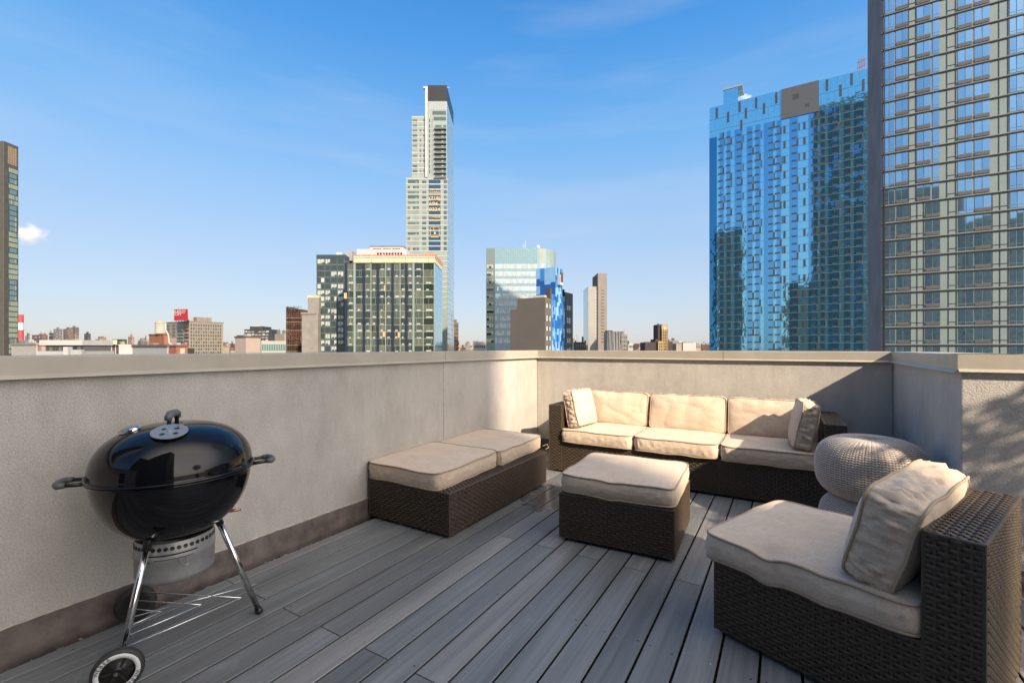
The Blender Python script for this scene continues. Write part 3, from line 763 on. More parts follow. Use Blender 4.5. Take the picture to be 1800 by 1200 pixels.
# wheels
MB().tube([Vector((w1.x, w1.y, WR))-wax*.0, Vector((w2.x, w2.y, WR))], .005, 8).build('axle', STEELW, kt)
for pos, sg in ((w1, 1), (w2, -1)):
    q = (wax*sg).to_track_quat('Z', 'Y').to_matrix().to_4x4(); M = Matrix.Translation((pos.x, pos.y, WR)) @ q
    wh = MB(); wh.lathe([(0, .010), (.012, .016), (.018, .008), (.03, .002), (WR*.62, -.002), (WR*.66, .010), (WR*.70, .012), (WR*.70, -.02), (0, -.02)], 48)
    for k in range(6):
        s0 = len(wh.v); wh.box(.012, WR*.64, -.004, .004, 0, .009); wh.xf(Matrix.Rotation(k*math.pi/3, 4, 'Z'), s0)
    wh.xf(M); w = wh.build('wheel', BLACKP, kt, auto=35)
    ty = MB(); ty.lathe([(WR*.70, .012), (WR*.74, .016), (WR*.93, .015), (WR*.985, .010), (WR, .0), (WR*.985, -.012), (WR*.93, -.018), (WR*.70, -.02)], 64); ty.xf(M); ty.build('tyre', RUBBER, w, smooth=True)
    if sg == 1:
        rg = MB(); rg.lathe([(WR*.66, .0155), (WR*.665, .0168), (WR*.845, .0168), (WR*.85, .0155)], 72); rg.xf(M); rg.build('rim_ring', WHITEP, w, smooth=True)
        lt = MB()
        for base in (138, -42):
            word = 'WEBER'
            for i, chh in enumerate(word):
                vs, fs = text_mesh(chh, .0175)
                a = math.radians(base-(i-2)*12.5)
                MM = M @ Matrix.Rotation(a-math.pi/2, 4, 'Z') @ Matrix.Translation((0, WR*.755, .0175))
                lt.add([MM @ v for v in vs], fs)
        lt.build('lettering', BLACKP, w)
# wire rack
wr_ = MB(); zr = .112*H
e1 = Vector((w1.x, w1.y, zr)); e2 = Vector((w2.x, w2.y, zr)); mid = (e1+e2)/2
A1 = Vector((-1.657*H-KC.x, .892*H-KC.y, zr)); tip = Vector((f2.x, f2.y, zr))*.97; tip.z = zr
e1 = e1*.93; e2 = e2*.93; e1.z = e2.z = zr; mid = (e1+e2)/2
wr_.tube([mid, tip], .0022, 6); wr_.tube([e1, e2], .0028, 6)
for k, fr in ((1.0, .97), (.62, .62), (.26, .30)):
    ap = mid.lerp(A1, k)
    wr_.tube([ap, mid.lerp(e1, fr)], .0024, 6); wr_.tube([ap, mid.lerp(e2, fr)], .0024, 6)
wr_.build('wire_rack', STEELW, kt, smooth=True)

# ------------------------------------------------------------------ beyond the frame, right: leafy tree added to cast dapples on the wall
tc_ = Vector((3.22*H, 1.22*H, 0))
pt = thing('dapple_tree', 'unseen bushy tree in a pot, added right of the armchair to dapple the light', 'tree', (tc_.x, tc_.y, 0))
pot = MB().lathe([(0, 0), (.20, 0), (.27, .42), (.29, .42), (.29, .46), (.25, .46), (.25, .40), (0, .40)], 32).build('pot', pm('terracotta', (.28, .12, .07), .8, var=(9, .2)), pt, smooth=True)
tr = MB(); tr.tube([(0, 0, .38), (.02, .01, 1.2), (-.03, .02, 2.1), (0, 0, 2.7)], [.035, .03, .022, .012], 8)
for k in range(12):
    a = k*2.4; z = 1.7+k*.1; tr.tube([(0, 0, z), (.25*math.cos(a), .25*math.sin(a), z+.2), (.5*math.cos(a), .5*math.sin(a), z+.32)], [.012, .008, .004], 5)
tr.build('trunk', pm('bark', (.09, .065, .05), .9, var=(20, .3)), pt)
lf = MB(); r4 = random.Random(5); n_ = 0
while n_ < 3600:
    p = Vector((r4.uniform(-1, 1), r4.uniform(-1, 1), r4.uniform(-1, 1)))
    if p.length > 1: continue
    if noise.noise(Vector((p.x*5, p.y*5, p.z*5.5))+Vector((4, 4, 4))) < -.06: continue
    P = Vector((p.x*.74, p.y*.74, 2.36+p.z*.80)); s = r4.uniform(.028, .045)
    M = Matrix.Translation(P) @ Matrix.Rotation(r4.uniform(0, 6.3), 4, 'Z') @ Matrix.Rotation(r4.uniform(-1.2, 1.2), 4, 'X')
    s0 = len(lf.v); lf.add([(-s, 0, 0), (-s*.3, s*.5, .004), (s*.5, s*.42, .004), (s*1.2, 0, -.004), (s*.5, -s*.42, .004), (-s*.3, -s*.5, .004)], [(0, 1, 2, 3, 4, 5)]); lf.xf(M, s0); n_ += 1
lf.build('crown', pm('leaf', (.05, .085, .025), .5, var=(9, .35)), pt)
# ------------------------------------------------------------------ buildings
def glassm(name, c, rough=.04, metal=.85, wob=.0, var=None):
    if name in MATS: return MATS[name]
    m = pm(name, c, rough, metal, spec=.8, var=var)
    if wob:
        n = m.node_tree.nodes; l = m.node_tree.links; b = n['Principled BSDF']
        t = n.new('ShaderNodeTexNoise'); t.inputs['Scale'].default_value = .35; t.inputs['Detail'].default_value = 2
        tcn = n.new('ShaderNodeTexCoord'); l.new(tcn.outputs['Object'], t.inputs[0])
        bn = n.new('ShaderNodeBump'); bn.inputs['Distance'].default_value = wob; l.new(t.outputs['Fac'], bn.inputs['Height']); l.new(bn.outputs[0], b.inputs['Normal'])
    return m
class Bld:
    def __init__(s, name, label, cat, x, y, rotz=0, group=None):
        s.t = thing(name, label, cat, (x, y, G), rotz, group); s.w = []; s.rs = random.Random(hash(name) % 1000 if False else len(name)*7+int(abs(x)))
    def box(s, part, mats, x0, x1, y0, y1, z0, z1, parent=None):
        return MB().box(x0, x1, y0, y1, z0-G, z1-G).build(part, mats, parent or s.t)
    def win(s, face, c, a0, a1, z0, z1, mat, proud=.06, tilt=.0, extra=None, name='window'):
        """face: F(-y) B(+y) L(-x) R(+x); c plane coordinate; a along; extra = [(a0,a1,z0,z1,mat,proud)]"""
        s.w.append((face, c, [(a0, a1, z0, z1, mat, proud, tilt)]+[(e+(0,)) for e in (extra or [])], (a1-a0)*(z1-z0), name))
    def _geo(s, mb, w, mats):
        face, c, parts = w[0], w[1], w[2]
        for (a0, a1, z0, z1, mat, pr, tl) in parts:
            if mat not in mats: mats.append(mat)
            mi = mats.index(mat); z0_, z1_ = z0-G, z1-G
            r = s.rs
            ta, tb = r.uniform(-tl, tl)*(a1-a0), r.uniform(-tl, tl)*(z1-z0)
            d = [pr, pr+ta, pr+ta+tb, pr+tb]; lo = min(d)
            d = [q-lo+pr for q in d]
            A = [(a0, z0_), (a1, z0_), (a1, z1_), (a0, z1_)]
            def P(a, z, o):
                if face == 'F': return (a, c-o, z)
                if face == 'B': return (a, c+o, z)
                if face == 'L': return (c-o, a, z)
                return (c+o, a, z)
            vs = [P(a, z, 0) for a, z in A]+[P(A[i][0], A[i][1], d[i]) for i in range(4)]
            fs = [(4, 5, 6, 7), (0, 1, 5, 4), (1, 2, 6, 5), (2, 3, 7, 6), (3, 0, 4, 7)]
            if face in 'BL': fs = [f[::-1] for f in fs]
            mb.add(vs, fs, mi)
    def finish(s, limit=100):
        for nm in set(w[4] for w in s.w):
            ws = sorted([w for w in s.w if w[4] == nm], key=lambda w: -w[3])
            cap = limit if nm == 'window' else limit
            if len(ws) > cap: one, rest = ws[:cap], ws[cap:]
            else: one, rest = ws, []
            for w in one:
                mb = MB(); mats = []; s._geo(mb, w, mats); mb.build(nm, mats, s.t)
            if rest:
                mb = MB(); mats = []
                for w in rest: s._geo(mb, w, mats)
                tag(mb.build(nm, mats, s.t), kind='stuff')
        return s
def XatY(u, Y):                  # world X where the sight line of pixel column u meets the plane Y
    a, b = ray(u); return Y*a/b
def YatX(u, X):
    a, b = ray(u); return X*b/a

CS = (.61, .645, .69)
C = lambda n, c, r=.8, var=(.25, .12), **k: pm(n, tuple(q*w for q, w in zip(c, CS)), r, var=var, **k)
DKMETAL = C('dark_mullion', (.03, .03, .03), .5)
LTMETAL = C('light_mullion', (.27, .275, .27), .5, metal=.2)
PANEL = C('spandrel_panel_sage', (.27, .325, .30), .45, var=(.4, .06))
LOUVER = C('louver_brown', (.10, .088, .082), .6)
GL_T = glassm('tower_glass', (.33, .53, .68), .03, .9)
GL_T2 = glassm('tower_glass_darker', (.26, .45, .61), .03, .9)
GREYST = C('charcoal_stucco', (.27, .235, .235), .85, var=(.12, .25))
# ---- right tower
Y_A = 100.7; XA = XatY(1549, Y_A); hA = H+141
b = Bld('residential_tower', 'tall sage panelled tower with brown louvers under its windows at the right edge', 'tower', XA, Y_A)
WA = 46; DA = 15.3
b.box('side_wall', GREYST, 0, .35, 0, DA, G, hA); b.box('body', PANEL, .352, WA, 0.002, DA-.3, G, hA); b.box('rear_wall', C('rear_green', (.05, .065, .06), .5), .352, WA, DA-.299, DA, G, hA)
xa = lambda u: XatY(u, Y_A)-XA
up = [('wt', 195, 272, 2), ('wl', 278, 362, 2), ('wl', 415, 510, 2), ('wt', 520, 568, 1), ('wl', 685, 785, 2), ('wl', 795, 900, 2), ('wt', 1027, 1120, 2)]
upm = [365, 412, 617, 675, 960, 1020]
cu = lambda x: xa(1500+x/3.75)
lo = [('wt', 195, 262, 2), ('wl', 268, 352, 2), ('wl', 445, 540, 2), ('wt', 650, 747, 2), ('wl', 750, 857, 2), ('wt', 970, 1059, 2)]
lom = [355, 396, 437, 590, 640, 862, 910, 962]
cl_ = lambda x: xa(1500+x/3.53)
FH = 2.995; z0 = H+.45
bands = MB(); mull = MB()
k = -4
floors = []
while z0+k*FH < hA-3:
    z = z0+k*FH; floors.append(z); upper = z > H+23.5
    pat, mp_, cf = (up, upm, cu) if upper else (lo, lom, cl_)
    ofs = 0
    for rep in range(2):
        shift = rep*(cf(1120)-cf(195)+1.0) if upper else rep*(cf(1059)-cf(195)+1.0)
        if rep == 1 and (z < H-5): pass
        for (kind, a, c_, n) in pat:
            x0, x1 = cf(a)+shift, cf(c_)+shift
            if x1 > WA-.5: continue
            ex = []; wdt = (x1-x0)/n; zb0 = z+.28; zt0 = z+2.72
            for i in range(n):
                p0, p1 = x0+i*wdt+.05, x0+(i+1)*wdt-.05
                gm = GL_T if b.rs.random() < .6 else GL_T2
                if kind == 'wl':
                    ex.append((p0, p1, z+.86, zt0, gm, .05, .007))
                else:
                    ex.append((p0, p1, z+.74, zt0, gm, .05, .007)); ex.append((p0, p1, zb0, z+.66, gm, .05, .007))
            if kind == 'wl': ex.append((x0+.05, x1-.05, z+.30, z+.76, LOUVER, .10, 0))
            b.w.append(('F', 0.002, [(x0-.03, x1+.03, zb0-.06, zt0+.05, LTMETAL, .02, 0)]+ex, (1000 if rep == 0 and z > H-2 else 1)*(x1-x0), 'window'))
        for m_ in mp_:
            x = cf(m_)+shift
            if x < WA: mull.box(x-.035, x+.035, -.06, 0, z+.2-G, z+FH-.2-G)
        for q in (z+.75,):
            for (m0, m1) in zip(mp_, mp_[1:]):
                if (m1-m0) < 60 and cf(m1)+shift < WA: mull.box(cf(m0)+shift, cf(m1)+shift, -.07, 0, q-.03-G, q+.03-G)
    bands.box(-.10, WA, -.12, 0.0, z-.11-G, z-.04-G, 0); bands.box(0, WA, -.10, 0, z+.02-G, z+.10-G, 1)
    bands.box(.355, WA, -.12, 0, z+2.80-G, z+2.83-G, 0)
    k += 1
bands.build('floor_bands', [DKMETAL, LTMETAL], b.t); mull.build('mullions', DKMETAL, b.t)
MB().box(.36, .50, -.2, -.001, 0, hA-G).build('corner_trim', DKMETAL, b.t)
# windows of the rear face (seen mirrored in the blue tower)
for z in floors:
    x = 1.0; i = 0
    while x < WA-4:
        w_ = (2.6, 3.4, 2.2)[i % 3]; b.w.append(('B', DA, [(x, x+w_, z+.3, z+2.7, (GL_T2, C('dim_pane', (.03, .04, .04), .1), C('dim_pane', (.03, .04, .04), .1))[int(b.rs.random()*3)], .05, .006)], .5, 'rear_window')); x += w_+(1.3, 1.0, 2.0)[i % 3]; i += 1
b.finish()
rm = MB(); 
# ---- blue tower
YB2 = 217.8; XB = XatY(1247, YB2); xb = lambda u: XatY(u, YB2)-XB
BLUE_L = glassm('blue_glass_light', (.25, .59, .77), .05, .9, wob=.05)
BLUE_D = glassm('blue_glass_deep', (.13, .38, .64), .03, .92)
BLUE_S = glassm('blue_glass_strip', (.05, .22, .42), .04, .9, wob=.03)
BLUE_M = C('blue_mullion', (.16, .34, .42), .4, metal=.3)
VENT = C('vent_dark', (.035, .042, .05), .6)
hB = H+106; WB = 78; DB = 22
b = Bld('glass_tower', 'blue mirror-glass tower whose windows have small dark vents in a staggered pattern', 'tower', XB, YB2)
b.box('body', BLUE_L, 0, WB, 0, DB, G, hB)
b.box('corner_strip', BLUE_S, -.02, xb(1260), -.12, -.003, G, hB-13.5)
cb = lambda x: xb(1230+x/4.0)
colsB = [(140, 170), (190, 218), (245, 300), (330, 372), (392, 428), (450, 518), (540, 574), (588, 606), (630, 692), (728, 745), (765, 830), (850, 880), (905, 980), (1015, 1060), (1085, 1150)]
xs = [(cb(a), cb(c_)) for a, c_ in colsB]
xx = xs[-1][1]+1.6
while xx < WB-4: xs.append((xx, xx+3.0)); xx += 5.2
lines = MB(); FB = 3.07; nf = int((hB-12-(H-8))/FB)
for k in range(nf):
    z = hB-12-(k+1)*FB
    lines.box(-.02, WB, -.10, -.003, z-.07-G, z+.05-G)
    for i, (x0, x1) in enumerate(xs):
        n = 2 if x1-x0 > 3 else 1; ex = []
        wdt = (x1-x0)/n
        for j in range(n):
            ex.append((x0+j*wdt+.04, x0+(j+1)*wdt-.04, z+.15, z+FB-.15, BLUE_D, .05, .005))
        vx1 = x1-.1 if (i % 2) else x1-.5
        vw = 1.75
        L = (k*2+i*3) % 5 == 0
        if i in (7, 9): 
            if (k+i) % 2 == 0: ex = [(x0, x0+.8, z+.1, z+FB-.1, VENT, .14, 0)]
            else: continue
        else:
            ex.append((vx1-vw, vx1, z+.12, z+.72, VENT, .16, 0))
            if L: ex.append((vx1, vx1+.62, z+.12, z+FB-.1, VENT, .14, 0))
            elif (k+i*2) % 4 == 1: ex.append((x1+.05, x1+.62, z+.1, z+FB-.1, C('slot_teal', (.06, .13, .18), .3), .12, 0))
        b.w.append(('F', 0, ex, 1000-k*3-i if x0 < cb(1200) else 1, 'window'))
lines.build('floor_lines', BLUE_M, b.t)
fin = MB()
for k, (zt_, h_) in enumerate(((hB-.3, 5.2), (hB-5.8, 4.6))):
    for i in range(34):
        x = 1.5+i*2.25+(k % 2)*1.1; fin.box(x-.03, x+.03, -.08, -.003, zt_-h_-G, zt_-G)
    fin.box(0, WB, -.1, -.003, zt_-h_-.1-G, zt_-h_-G)
fin.build('crown_mullions', BLUE_M, b.t)
for (px, pv) in ((120, 395), (280, 352), (397, 325), (538, 290), (895, 200), (1068, 158), (200, 425), (325, 397), (452, 365), (990, 238), (1150, 200), (293, 480)):
    x = cb(px); z = ZV(100+pv/4.0, YB2/ray(1230+px/4.0)[1])
    b.box('crown_slot', VENT, x-.4, x+.4, -.14, -.003, z-2.2, z+2.2)
x0, x1 = cb(572), cb(838)
b.box('louvred_panel', C('grey_louver', (.085, .095, .115), .8, var=(3, .05)), x0, x1, -.35, -.01, hB-12.2, hB+.1)
b.box('louvre_opening', VENT, x0+4.2, x0+6.2, -.4, -.36, hB-5.2, hB-3.2)
b.box('louvre_opening', VENT, x1-4.6, x1-3.2, -.4, -.36, hB-9.2, hB-8.2)
b.box('plant_room', BLUE_L, cb(165), cb(268), .6, 9, hB, hB+6.5)
b.box('plant_cap', C('cap_pale', (.45, .38, .33), .7), cb(162), cb(300), .4, 9.5, hB+6.5, hB+7.1)
an = MB()
for i in range(5): an.tube([(cb(1115+i*12), 2, hB-G), (cb(1115+i*12)+.3, 2, hB+5.5-G)], .12, 5)
an.tube([(cb(1110), 2, hB+4-G), (cb(1170), 2, hB+4.6-G)], .12, 5); an.tube([(cb(1110), 2, hB+2-G), (cb(1170), 2, hB+2.6-G)], .12, 5)
an.build('antenna_rack', C('antenna_red', (.35, .12, .1), .6), b.t)
b.finish()

# ---- helper for towers that face the camera direction (rotated 31 degrees)
def camb(name, label, cat, u0, d, group=None):
    x, y = PX(u0, d); return Bld(name, label, cat, x, y, YAW, group)
# ---- slim high tower
d = 267.; s = d/FPX
b = camb('apartment_tower', 'slim very tall pale tower with black crown and gold lettering on dark blue panes', 'tower', 713.8, d)
ux = lambda u: (u-713.8)*s
zv = lambda v: ZV(v, 267.)
PALE = C('pale_mint_panel', (.33, .37, .335), .4, var=(.4, .08)); WHITEW = C('white_fin', (.55, .55, .52), .5)
SIDEG = glassm('pale_side_glass', (.34, .46, .50), .12, .6, wob=.05, var=(.15, .12)); BLK = C('black_crown', (.012, .013, .016), .4)
WN = [glassm('win_greygreen', (.07, .095, .09), .08, .25), glassm('win_grey', (.11, .13, .12), .1, .2), C('win_blind', (.26, .28, .25), .5)]
NAVY = glassm('navy_glass', (.02, .06, .11), .08, .3)
b.box('lower_block', PALE, 0, ux(786), 0, 31, G, zv(312))
b.box('upper_wing', PALE, ux(723.6), ux(747.3), .8, 24, zv(312), zv(203))
b.box('upper_core', PALE, ux(752.2), ux(785), .4, 31, zv(312), zv(177.5))
b.box('core_spine', PALE, ux(747.3), ux(752.2), 1.0, 24, zv(312), zv(180))
b.box('crown', BLK, ux(752), ux(785.2), .35, 31.1, zv(177.5), zv(149.5))
b.box('side_glazing', SIDEG, ux(786)+.001, ux(786)+.12, .2, 31, G, zv(312)); b.box('side_glazing', SIDEG, ux(785)+.001, ux(785)+.12, .6, 31, zv(312), zv(177.6))
b.box('white_fin', WHITEW, ux(747.6), ux(751.8), -.5, 1.5, zv(312), zv(156)); b.box('white_fin_cap', WHITEW, ux(744.3), ux(751.8), -.5, 1.5, zv(156), zv(153))
b.box('roof_davit', WHITEW, ux(784), ux(790), 1, 1.4, zv(152.6), zv(151.8))
bd = MB()
for k in range(32):
    v = 204.8+k*8.93
    if v < 312: bd.box(ux(723.4), ux(747.3), .70, .798, zv(v)-.25-G, zv(v)+.25-G)
for k in range(26):
    z = zv(316.5+k*9.05)+.0; bd.box(-.02, ux(786), -.12, -.002, z+.5-G, z+.9-G)
bd.build('floor_bands', WHITEW, b.t)
sdl = MB()
for k in range(46):
    z = zv(190+k*9.0); xq = ux(785) if 190+k*9 < 312 else ux(786)
    sdl.box(xq+.12, xq+.18, .6, 31, z-.12-G, z+.12-G)
    if 190+k*9 > 312: sdl.box(xq+.12, xq+.5, .0, .6, z-.3-G, z+.2-G)
sdl.build('side_floor_lines', C('side_line', (.36, .47, .52), .4), b.t)
def rw(): return b.rs.choice(WN)
for k in range(11):
    v = 208.5+k*8.93
    for (a, c_) in ((724.6, 733.2), (737.2, 740.2), (743.2, 747.2)): b.win('F', .8, ux(a), ux(c_), zv(v+6.6), zv(v+.2), rw(), .05)
    b.win('F', .4, ux(754.0), ux(755.9), zv(v+6.6), zv(v+.2), WN[0], .05); b.win('F', .4, ux(758.5), ux(761), zv(v+6.6), zv(v+.2), WN[2], .05)
for k in range(11):
    v = 221+k*8.6
    b.win('F', .4, ux(764.5), ux(784.2), zv(v+5.0), zv(v-1.5), WN[0], .04, extra=[(ux(776), ux(779), zv(v+4.5), zv(v), WHITEW, .08)])
    b.w.append(('F', .4, [(ux(763), ux(784.6), zv(v+6.6), zv(v+5.4), C('balcony_slab', (.22, .21, .18), .8), 1.3, 0), (ux(764.5), ux(784.4), zv(v+5.4), zv(v+3.4), WN[1], 1.25, 0)], 1, 'balcony'))
b.win('F', .4, ux(760), ux(784), zv(201.5), zv(194.8), WN[0], .05); b.win('F', .4, ux(762), ux(784), zv(211.5), zv(205), WN[0], .05)
b.box('crown_grille', C('crown_grille', (.36, .38, .36), .6), ux(753.5), ux(784.5), .32, .399, zv(193), zv(178.2))
for k in range(14):
    v = 316+k*9.05
    if k % 3 == 0: seg = [(717, 736.5)]
    elif k % 2: seg = [(717, 721), (725.8, 736.5)]
    else: seg = [(717, 736.5)]
    for a, c_ in seg: b.win('F', 0, ux(a), ux(c_), zv(v+6.2), zv(v+(0.2 if k % 3 == 0 else 1.8)), rw(), .05, extra=[(ux(c_-6), ux(c_-3.5), zv(v+6.0), zv(v+3.4), WN[2], .09)])
    b.win('F', 0, ux(742), ux(749.4), zv(v+6), zv(v+1.6), rw(), .05)
    b.win('F', 0, ux(753.6), ux(774.5), zv(v+7.0), zv(v+.2), NAVY, .05)
    b.win('F', 0, ux(780), ux(785.4), zv(v+6.4), zv(v+.6), rw(), .05)
b.finish()
GOLD = C('gold_lettering', (.80, .52, .18), .5, var=(1, .05))
sg_ = MB()
for txt, v, sz in (('NOW', 334.0, 1.2), ('LEASING', 338.8, 1.7), ('(718)', 349.2, 2.7), ('696-', 358.8, 2.7), ('0324', 368.6, 2.7), ('TOWER28', 381.6, 1.6), ('NYC.COM', 387.8, 1.6)):
    vs, fs = text_mesh(txt, sz)
    wx = max(q.x for q in vs)-min(q.x for q in vs); kx = min(1.25, ux(774)/1-ux(754.2)) if False else min(1.7, (ux(774)-ux(754.4))/wx)
    MB().add([(ux(764.2)+q.x*kx, -.30, zv(v)-G+q.y) for q in vs], fs).build('lettering', GOLD, b.t)
for (a, c_, v0, v1) in ((756, 772.5, 399, 399.8), (756, 772.5, 413.5, 414.3), (756, 756.9, 399, 414), (771.7, 772.5, 399, 414), (762, 762.8, 399, 407), (763, 766, 408, 412), (757, 771, 416.2, 417.4)):
    sg_.box(ux(a), ux(c_), -.30, -.22, zv(v1)-G, zv(v0)-G)
sg_.build('emblem', GOLD, b.t)

# ---- dark glass block with yellow crown
d = 200.; s2_ = d/FPX; b = camb('glass_apartment_block', 'dark glass block under construction with yellow band and pinkish white storeys on its roof', 'apartment block', 606.5, d)
ux = lambda u: (u-606.5)*s2_
zv = lambda v: ZV(v, 200.)
NAVYF = C('navy_frame', (.012, .022, .05), .4); SLAB = C('slab_edge', (.26, .29, .235), .6); PALEG = glassm('pale_green_glass', (.20, .26, .25), .2, .2)
INT = [glassm('int_dark', (.022, .032, .028), .06, .12), glassm('int_green', (.05, .065, .052), .06, .12), glassm('int_olive', (.09, .10, .075), .1, .1)]
W_ = ux(763.5)
b.box('body', INT[0], 0, W_, 0, 22, G, zv(462)); 
b.box('side_glazing', glassm('side_blue_glass', (.28, .52, .62), .06, .8, wob=.05), W_+.001, W_+.1, .1, 22, G, zv(462))
cl = MB()
for (a, c_) in ((606.5, 610.5), (638.3, 641.5), (662.8, 666), (688.8, 692.2), (713, 716.4)): cl.box(ux(a), ux(c_), -.55, 0, 0, zv(463)-G)
cl.build('navy_columns', NAVYF, b.t)
vb = MB()
for u in (622.0, 651.8, 677.5, 703, 743.6, 762.8): vb.box(ux(u), ux(u+.9), -.25, 0, 0, zv(463)-G)
vb.build('white_mullions', C('white_mullion', (.38, .42, .38), .5), b.t)
b.box('pale_strip', PALEG, ux(622.9), ux(625.4), -.2, -.002, G, zv(463)); b.box('pale_strip', PALEG, ux(725.2), ux(728.6), -.2, -.002, G, zv(463))
sb = MB(); bays = [(610.5, 622), (625.4, 638.3), (641.5, 651.8), (652.7, 662.8), (666, 677.5), (678.4, 688.8), (692.2, 703), (703.9, 713), (716.4, 725.2), (728.6, 743.6), (744.5, 762.8)]
ORNG = C('orange_hoist', (.75, .42, .22), .7)
for k in range(13):
    v = 463.5+k*12.0
    if k in (3, 7, 9): pass
    sb.box(0, W_+.15, -.22 if k not in (4, 9, 11) else -.05, -.001, zv(v+12.0)-G, zv(v+11.1)-G)
    for (a, c_) in bays:
        m = b.rs.choice(INT); ex = []
        n = 4
        for j in range(1, n):
            if b.rs.random() < .75: xx = a+(c_-a)*j/n; ex.append((ux(xx)-.05, ux(xx)+.05, zv(v+11.1), zv(v), SLAB if b.rs.random() < .3 else DKMETAL, .08))
        if b.rs.random() < .62: ex.append((ux(a+(c_-a)*.25), ux(a+(c_-a)*b.rs.uniform(.5, .9)), zv(v+10.6), zv(v+10.6-b.rs.uniform(1.5, 3)), C('stored_white', (.5, .52, .45), .8), .07))
        b.win('F', 0, ux(a)+.05, ux(c_)-.05, zv(v+11.1), zv(v), m, .04, tilt=.004, extra=ex)
    for j in range(4): b.win('R', W_+.1, .6+j*5.4, 5.6+j*5.4, zv(v+11.6), zv(v+.4), glassm('side_blue_glass', (0, 0, 0)), .04, tilt=.004, name='side_window')
sb.build('slab_edges', SLAB, b.t)
for (a, c_, v0, v1) in ((605.8, 610.6, 515, 525), (675.5, 677.5, 502, 512), (673.5, 677.5, 583, 592), (700, 703, 584, 593.5)): b.box('hoist_panel', ORNG, ux(a), ux(c_), -.75, -.56, zv(v1), zv(v0))
YEL = C('yellow_sheathing', (.66, .62, .34), .8, var=(.5, .08)); WRD = C('pinkish_render', (.58, .53, .51), .8); ORN = C('orange_netting', (.75, .24, .14), .9, var=(1.5, .2))
b.box('yellow_band', YEL, ux(622.5), W_+.3, -.35, 21, zv(462), zv(453)); b.box('band_cap', WRD, ux(622.3), W_+.5, -.55, 21.2, zv(453), zv(450.6))
b.box('netting', ORN, ux(623), W_+.6, -.6, 21.3, zv(450.6)+.002, zv(448.4))
b.box('setback_storey', WRD, ux(624.5), ux(713), 2, 17, zv(448.4), zv(436)); b.box('setback_top', WRD, ux(645), ux(705), 4, 17, zv(436), zv(429.5)); b.box('top_slab', C('grey_slab', (.3, .28, .3), .8), ux(644), ux(706), 3.6, 17.4, zv(429.4), zv(428.6))
for i in range(9): b.win('F', 2, ux(660+i*5.2), ux(663.6+i*5.2), zv(447.5), zv(442.5), C('void_maroon', (.06, .02, .02), .8), .03)
for i in range(3): b.win('F', 4, ux(651+i*17), ux(666+i*17), zv(434.8), zv(433), C('void_maroon', (0, 0, 0)), .03)
for i in range(4): b.win('F', 2, ux(630+i*8.2), ux(631.5+i*8.2), zv(447), zv(445.6), C('void_maroon', (0, 0, 0)), .03)
b.box('roof_parapet', ORN, W_-4, W_+.5, 0, 21, zv(448.3), zv(445.5))
ps = MB()
for i in range(7): ps.box(ux(634+i*20), ux(635+i*20), -.7, -.56, zv(462)-G, zv(447)-G)
ps.build('guard_posts', WRD, b.t)
b.finish()

# ---- grey-blue gridded block on its left
d = 219.; s3_ = d/FPX; b = camb('gridded_apartment_block', 'blue grey block with a grid of cream and dark windows beside the dark glass block', 'apartment block', 556.8, d)
ux = lambda u: (u-556.8)*s3_
zv = lambda v: ZV(v, 219.)
GBF = C('blue_grey_cladding', (.085, .115, .13), .6, var=(.3, .15)); CR = [C('cream_blind', (.46, .52, .42), .6, var=(.8, .1)), C('pale_blind', (.50, .53, .47), .6), glassm('win_deep', (.035, .05, .045), .08, .15)]
b.box('body', GBF, 0, ux(606), 0, 20, G, zv(448)); b.box('roof_trim', C('navy_trim', (.03, .06, .09), .5), -.1, ux(606)+.1, -.2, 20, zv(454), zv(447.8))
gl = MB()
for u in (556.8, 570.7, 580.8, 592.4, 604.5): gl.box(ux(u), ux(u+1.0), -.3, -.001, 0, zv(454)-G)
gl.build('vertical_fins', GBF, b.t)
for k in range(15):
    v = 455+k*10.95
    for (a, c_) in ((557.9, 570.4), (572, 580.3), (582.2, 592), (593.8, 603.8)):
        n = 2; wd_ = (c_-a)/n; ex = []
        pl = b.rs.random() < (.35 if k < 4 else .75)
        for j in range(n):
            m = b.rs.choice(CR[:2]) if (pl and b.rs.random() < .85) else CR[2]
            ex.append((ux(a+j*wd_)+.08, ux(a+(j+1)*wd_)-.08, zv(v+8.2), zv(v+.6), m, .06))
            if m is not CR[2] and b.rs.random() < .5: ex.append((ux(a+(j+.3)*wd_), ux(a+(j+1)*wd_)-.08, zv(v+8.2), zv(v+6), CR[2], .08))
        b.win('F', 0, ux(a), ux(c_), zv(v+8.6), zv(v+.2), DKMETAL, .03, extra=ex)
CONC = C('raw_concrete', (.30, .265, .23), .85, var=(.35, .15)); CONC2 = C('grey_concrete', (.34, .33, .31), .85, var=(.35, .15))
b.box('penthouse', CONC2, ux(601), ux(611), 6, 20, zv(454), zv(436)); b.box('penthouse_link', CONC, ux(606)+.02, ux(624), 8, 19.5, zv(462), zv(441))
b.box('roof_tank', C('white_tank', (.6, .6, .58), .6), ux(584), ux(594), 5, 9, zv(448), zv(440)); b.box('roof_unit', CONC, ux(594.2), ux(600.8), 5, 10, zv(448), zv(443))
b.finish()
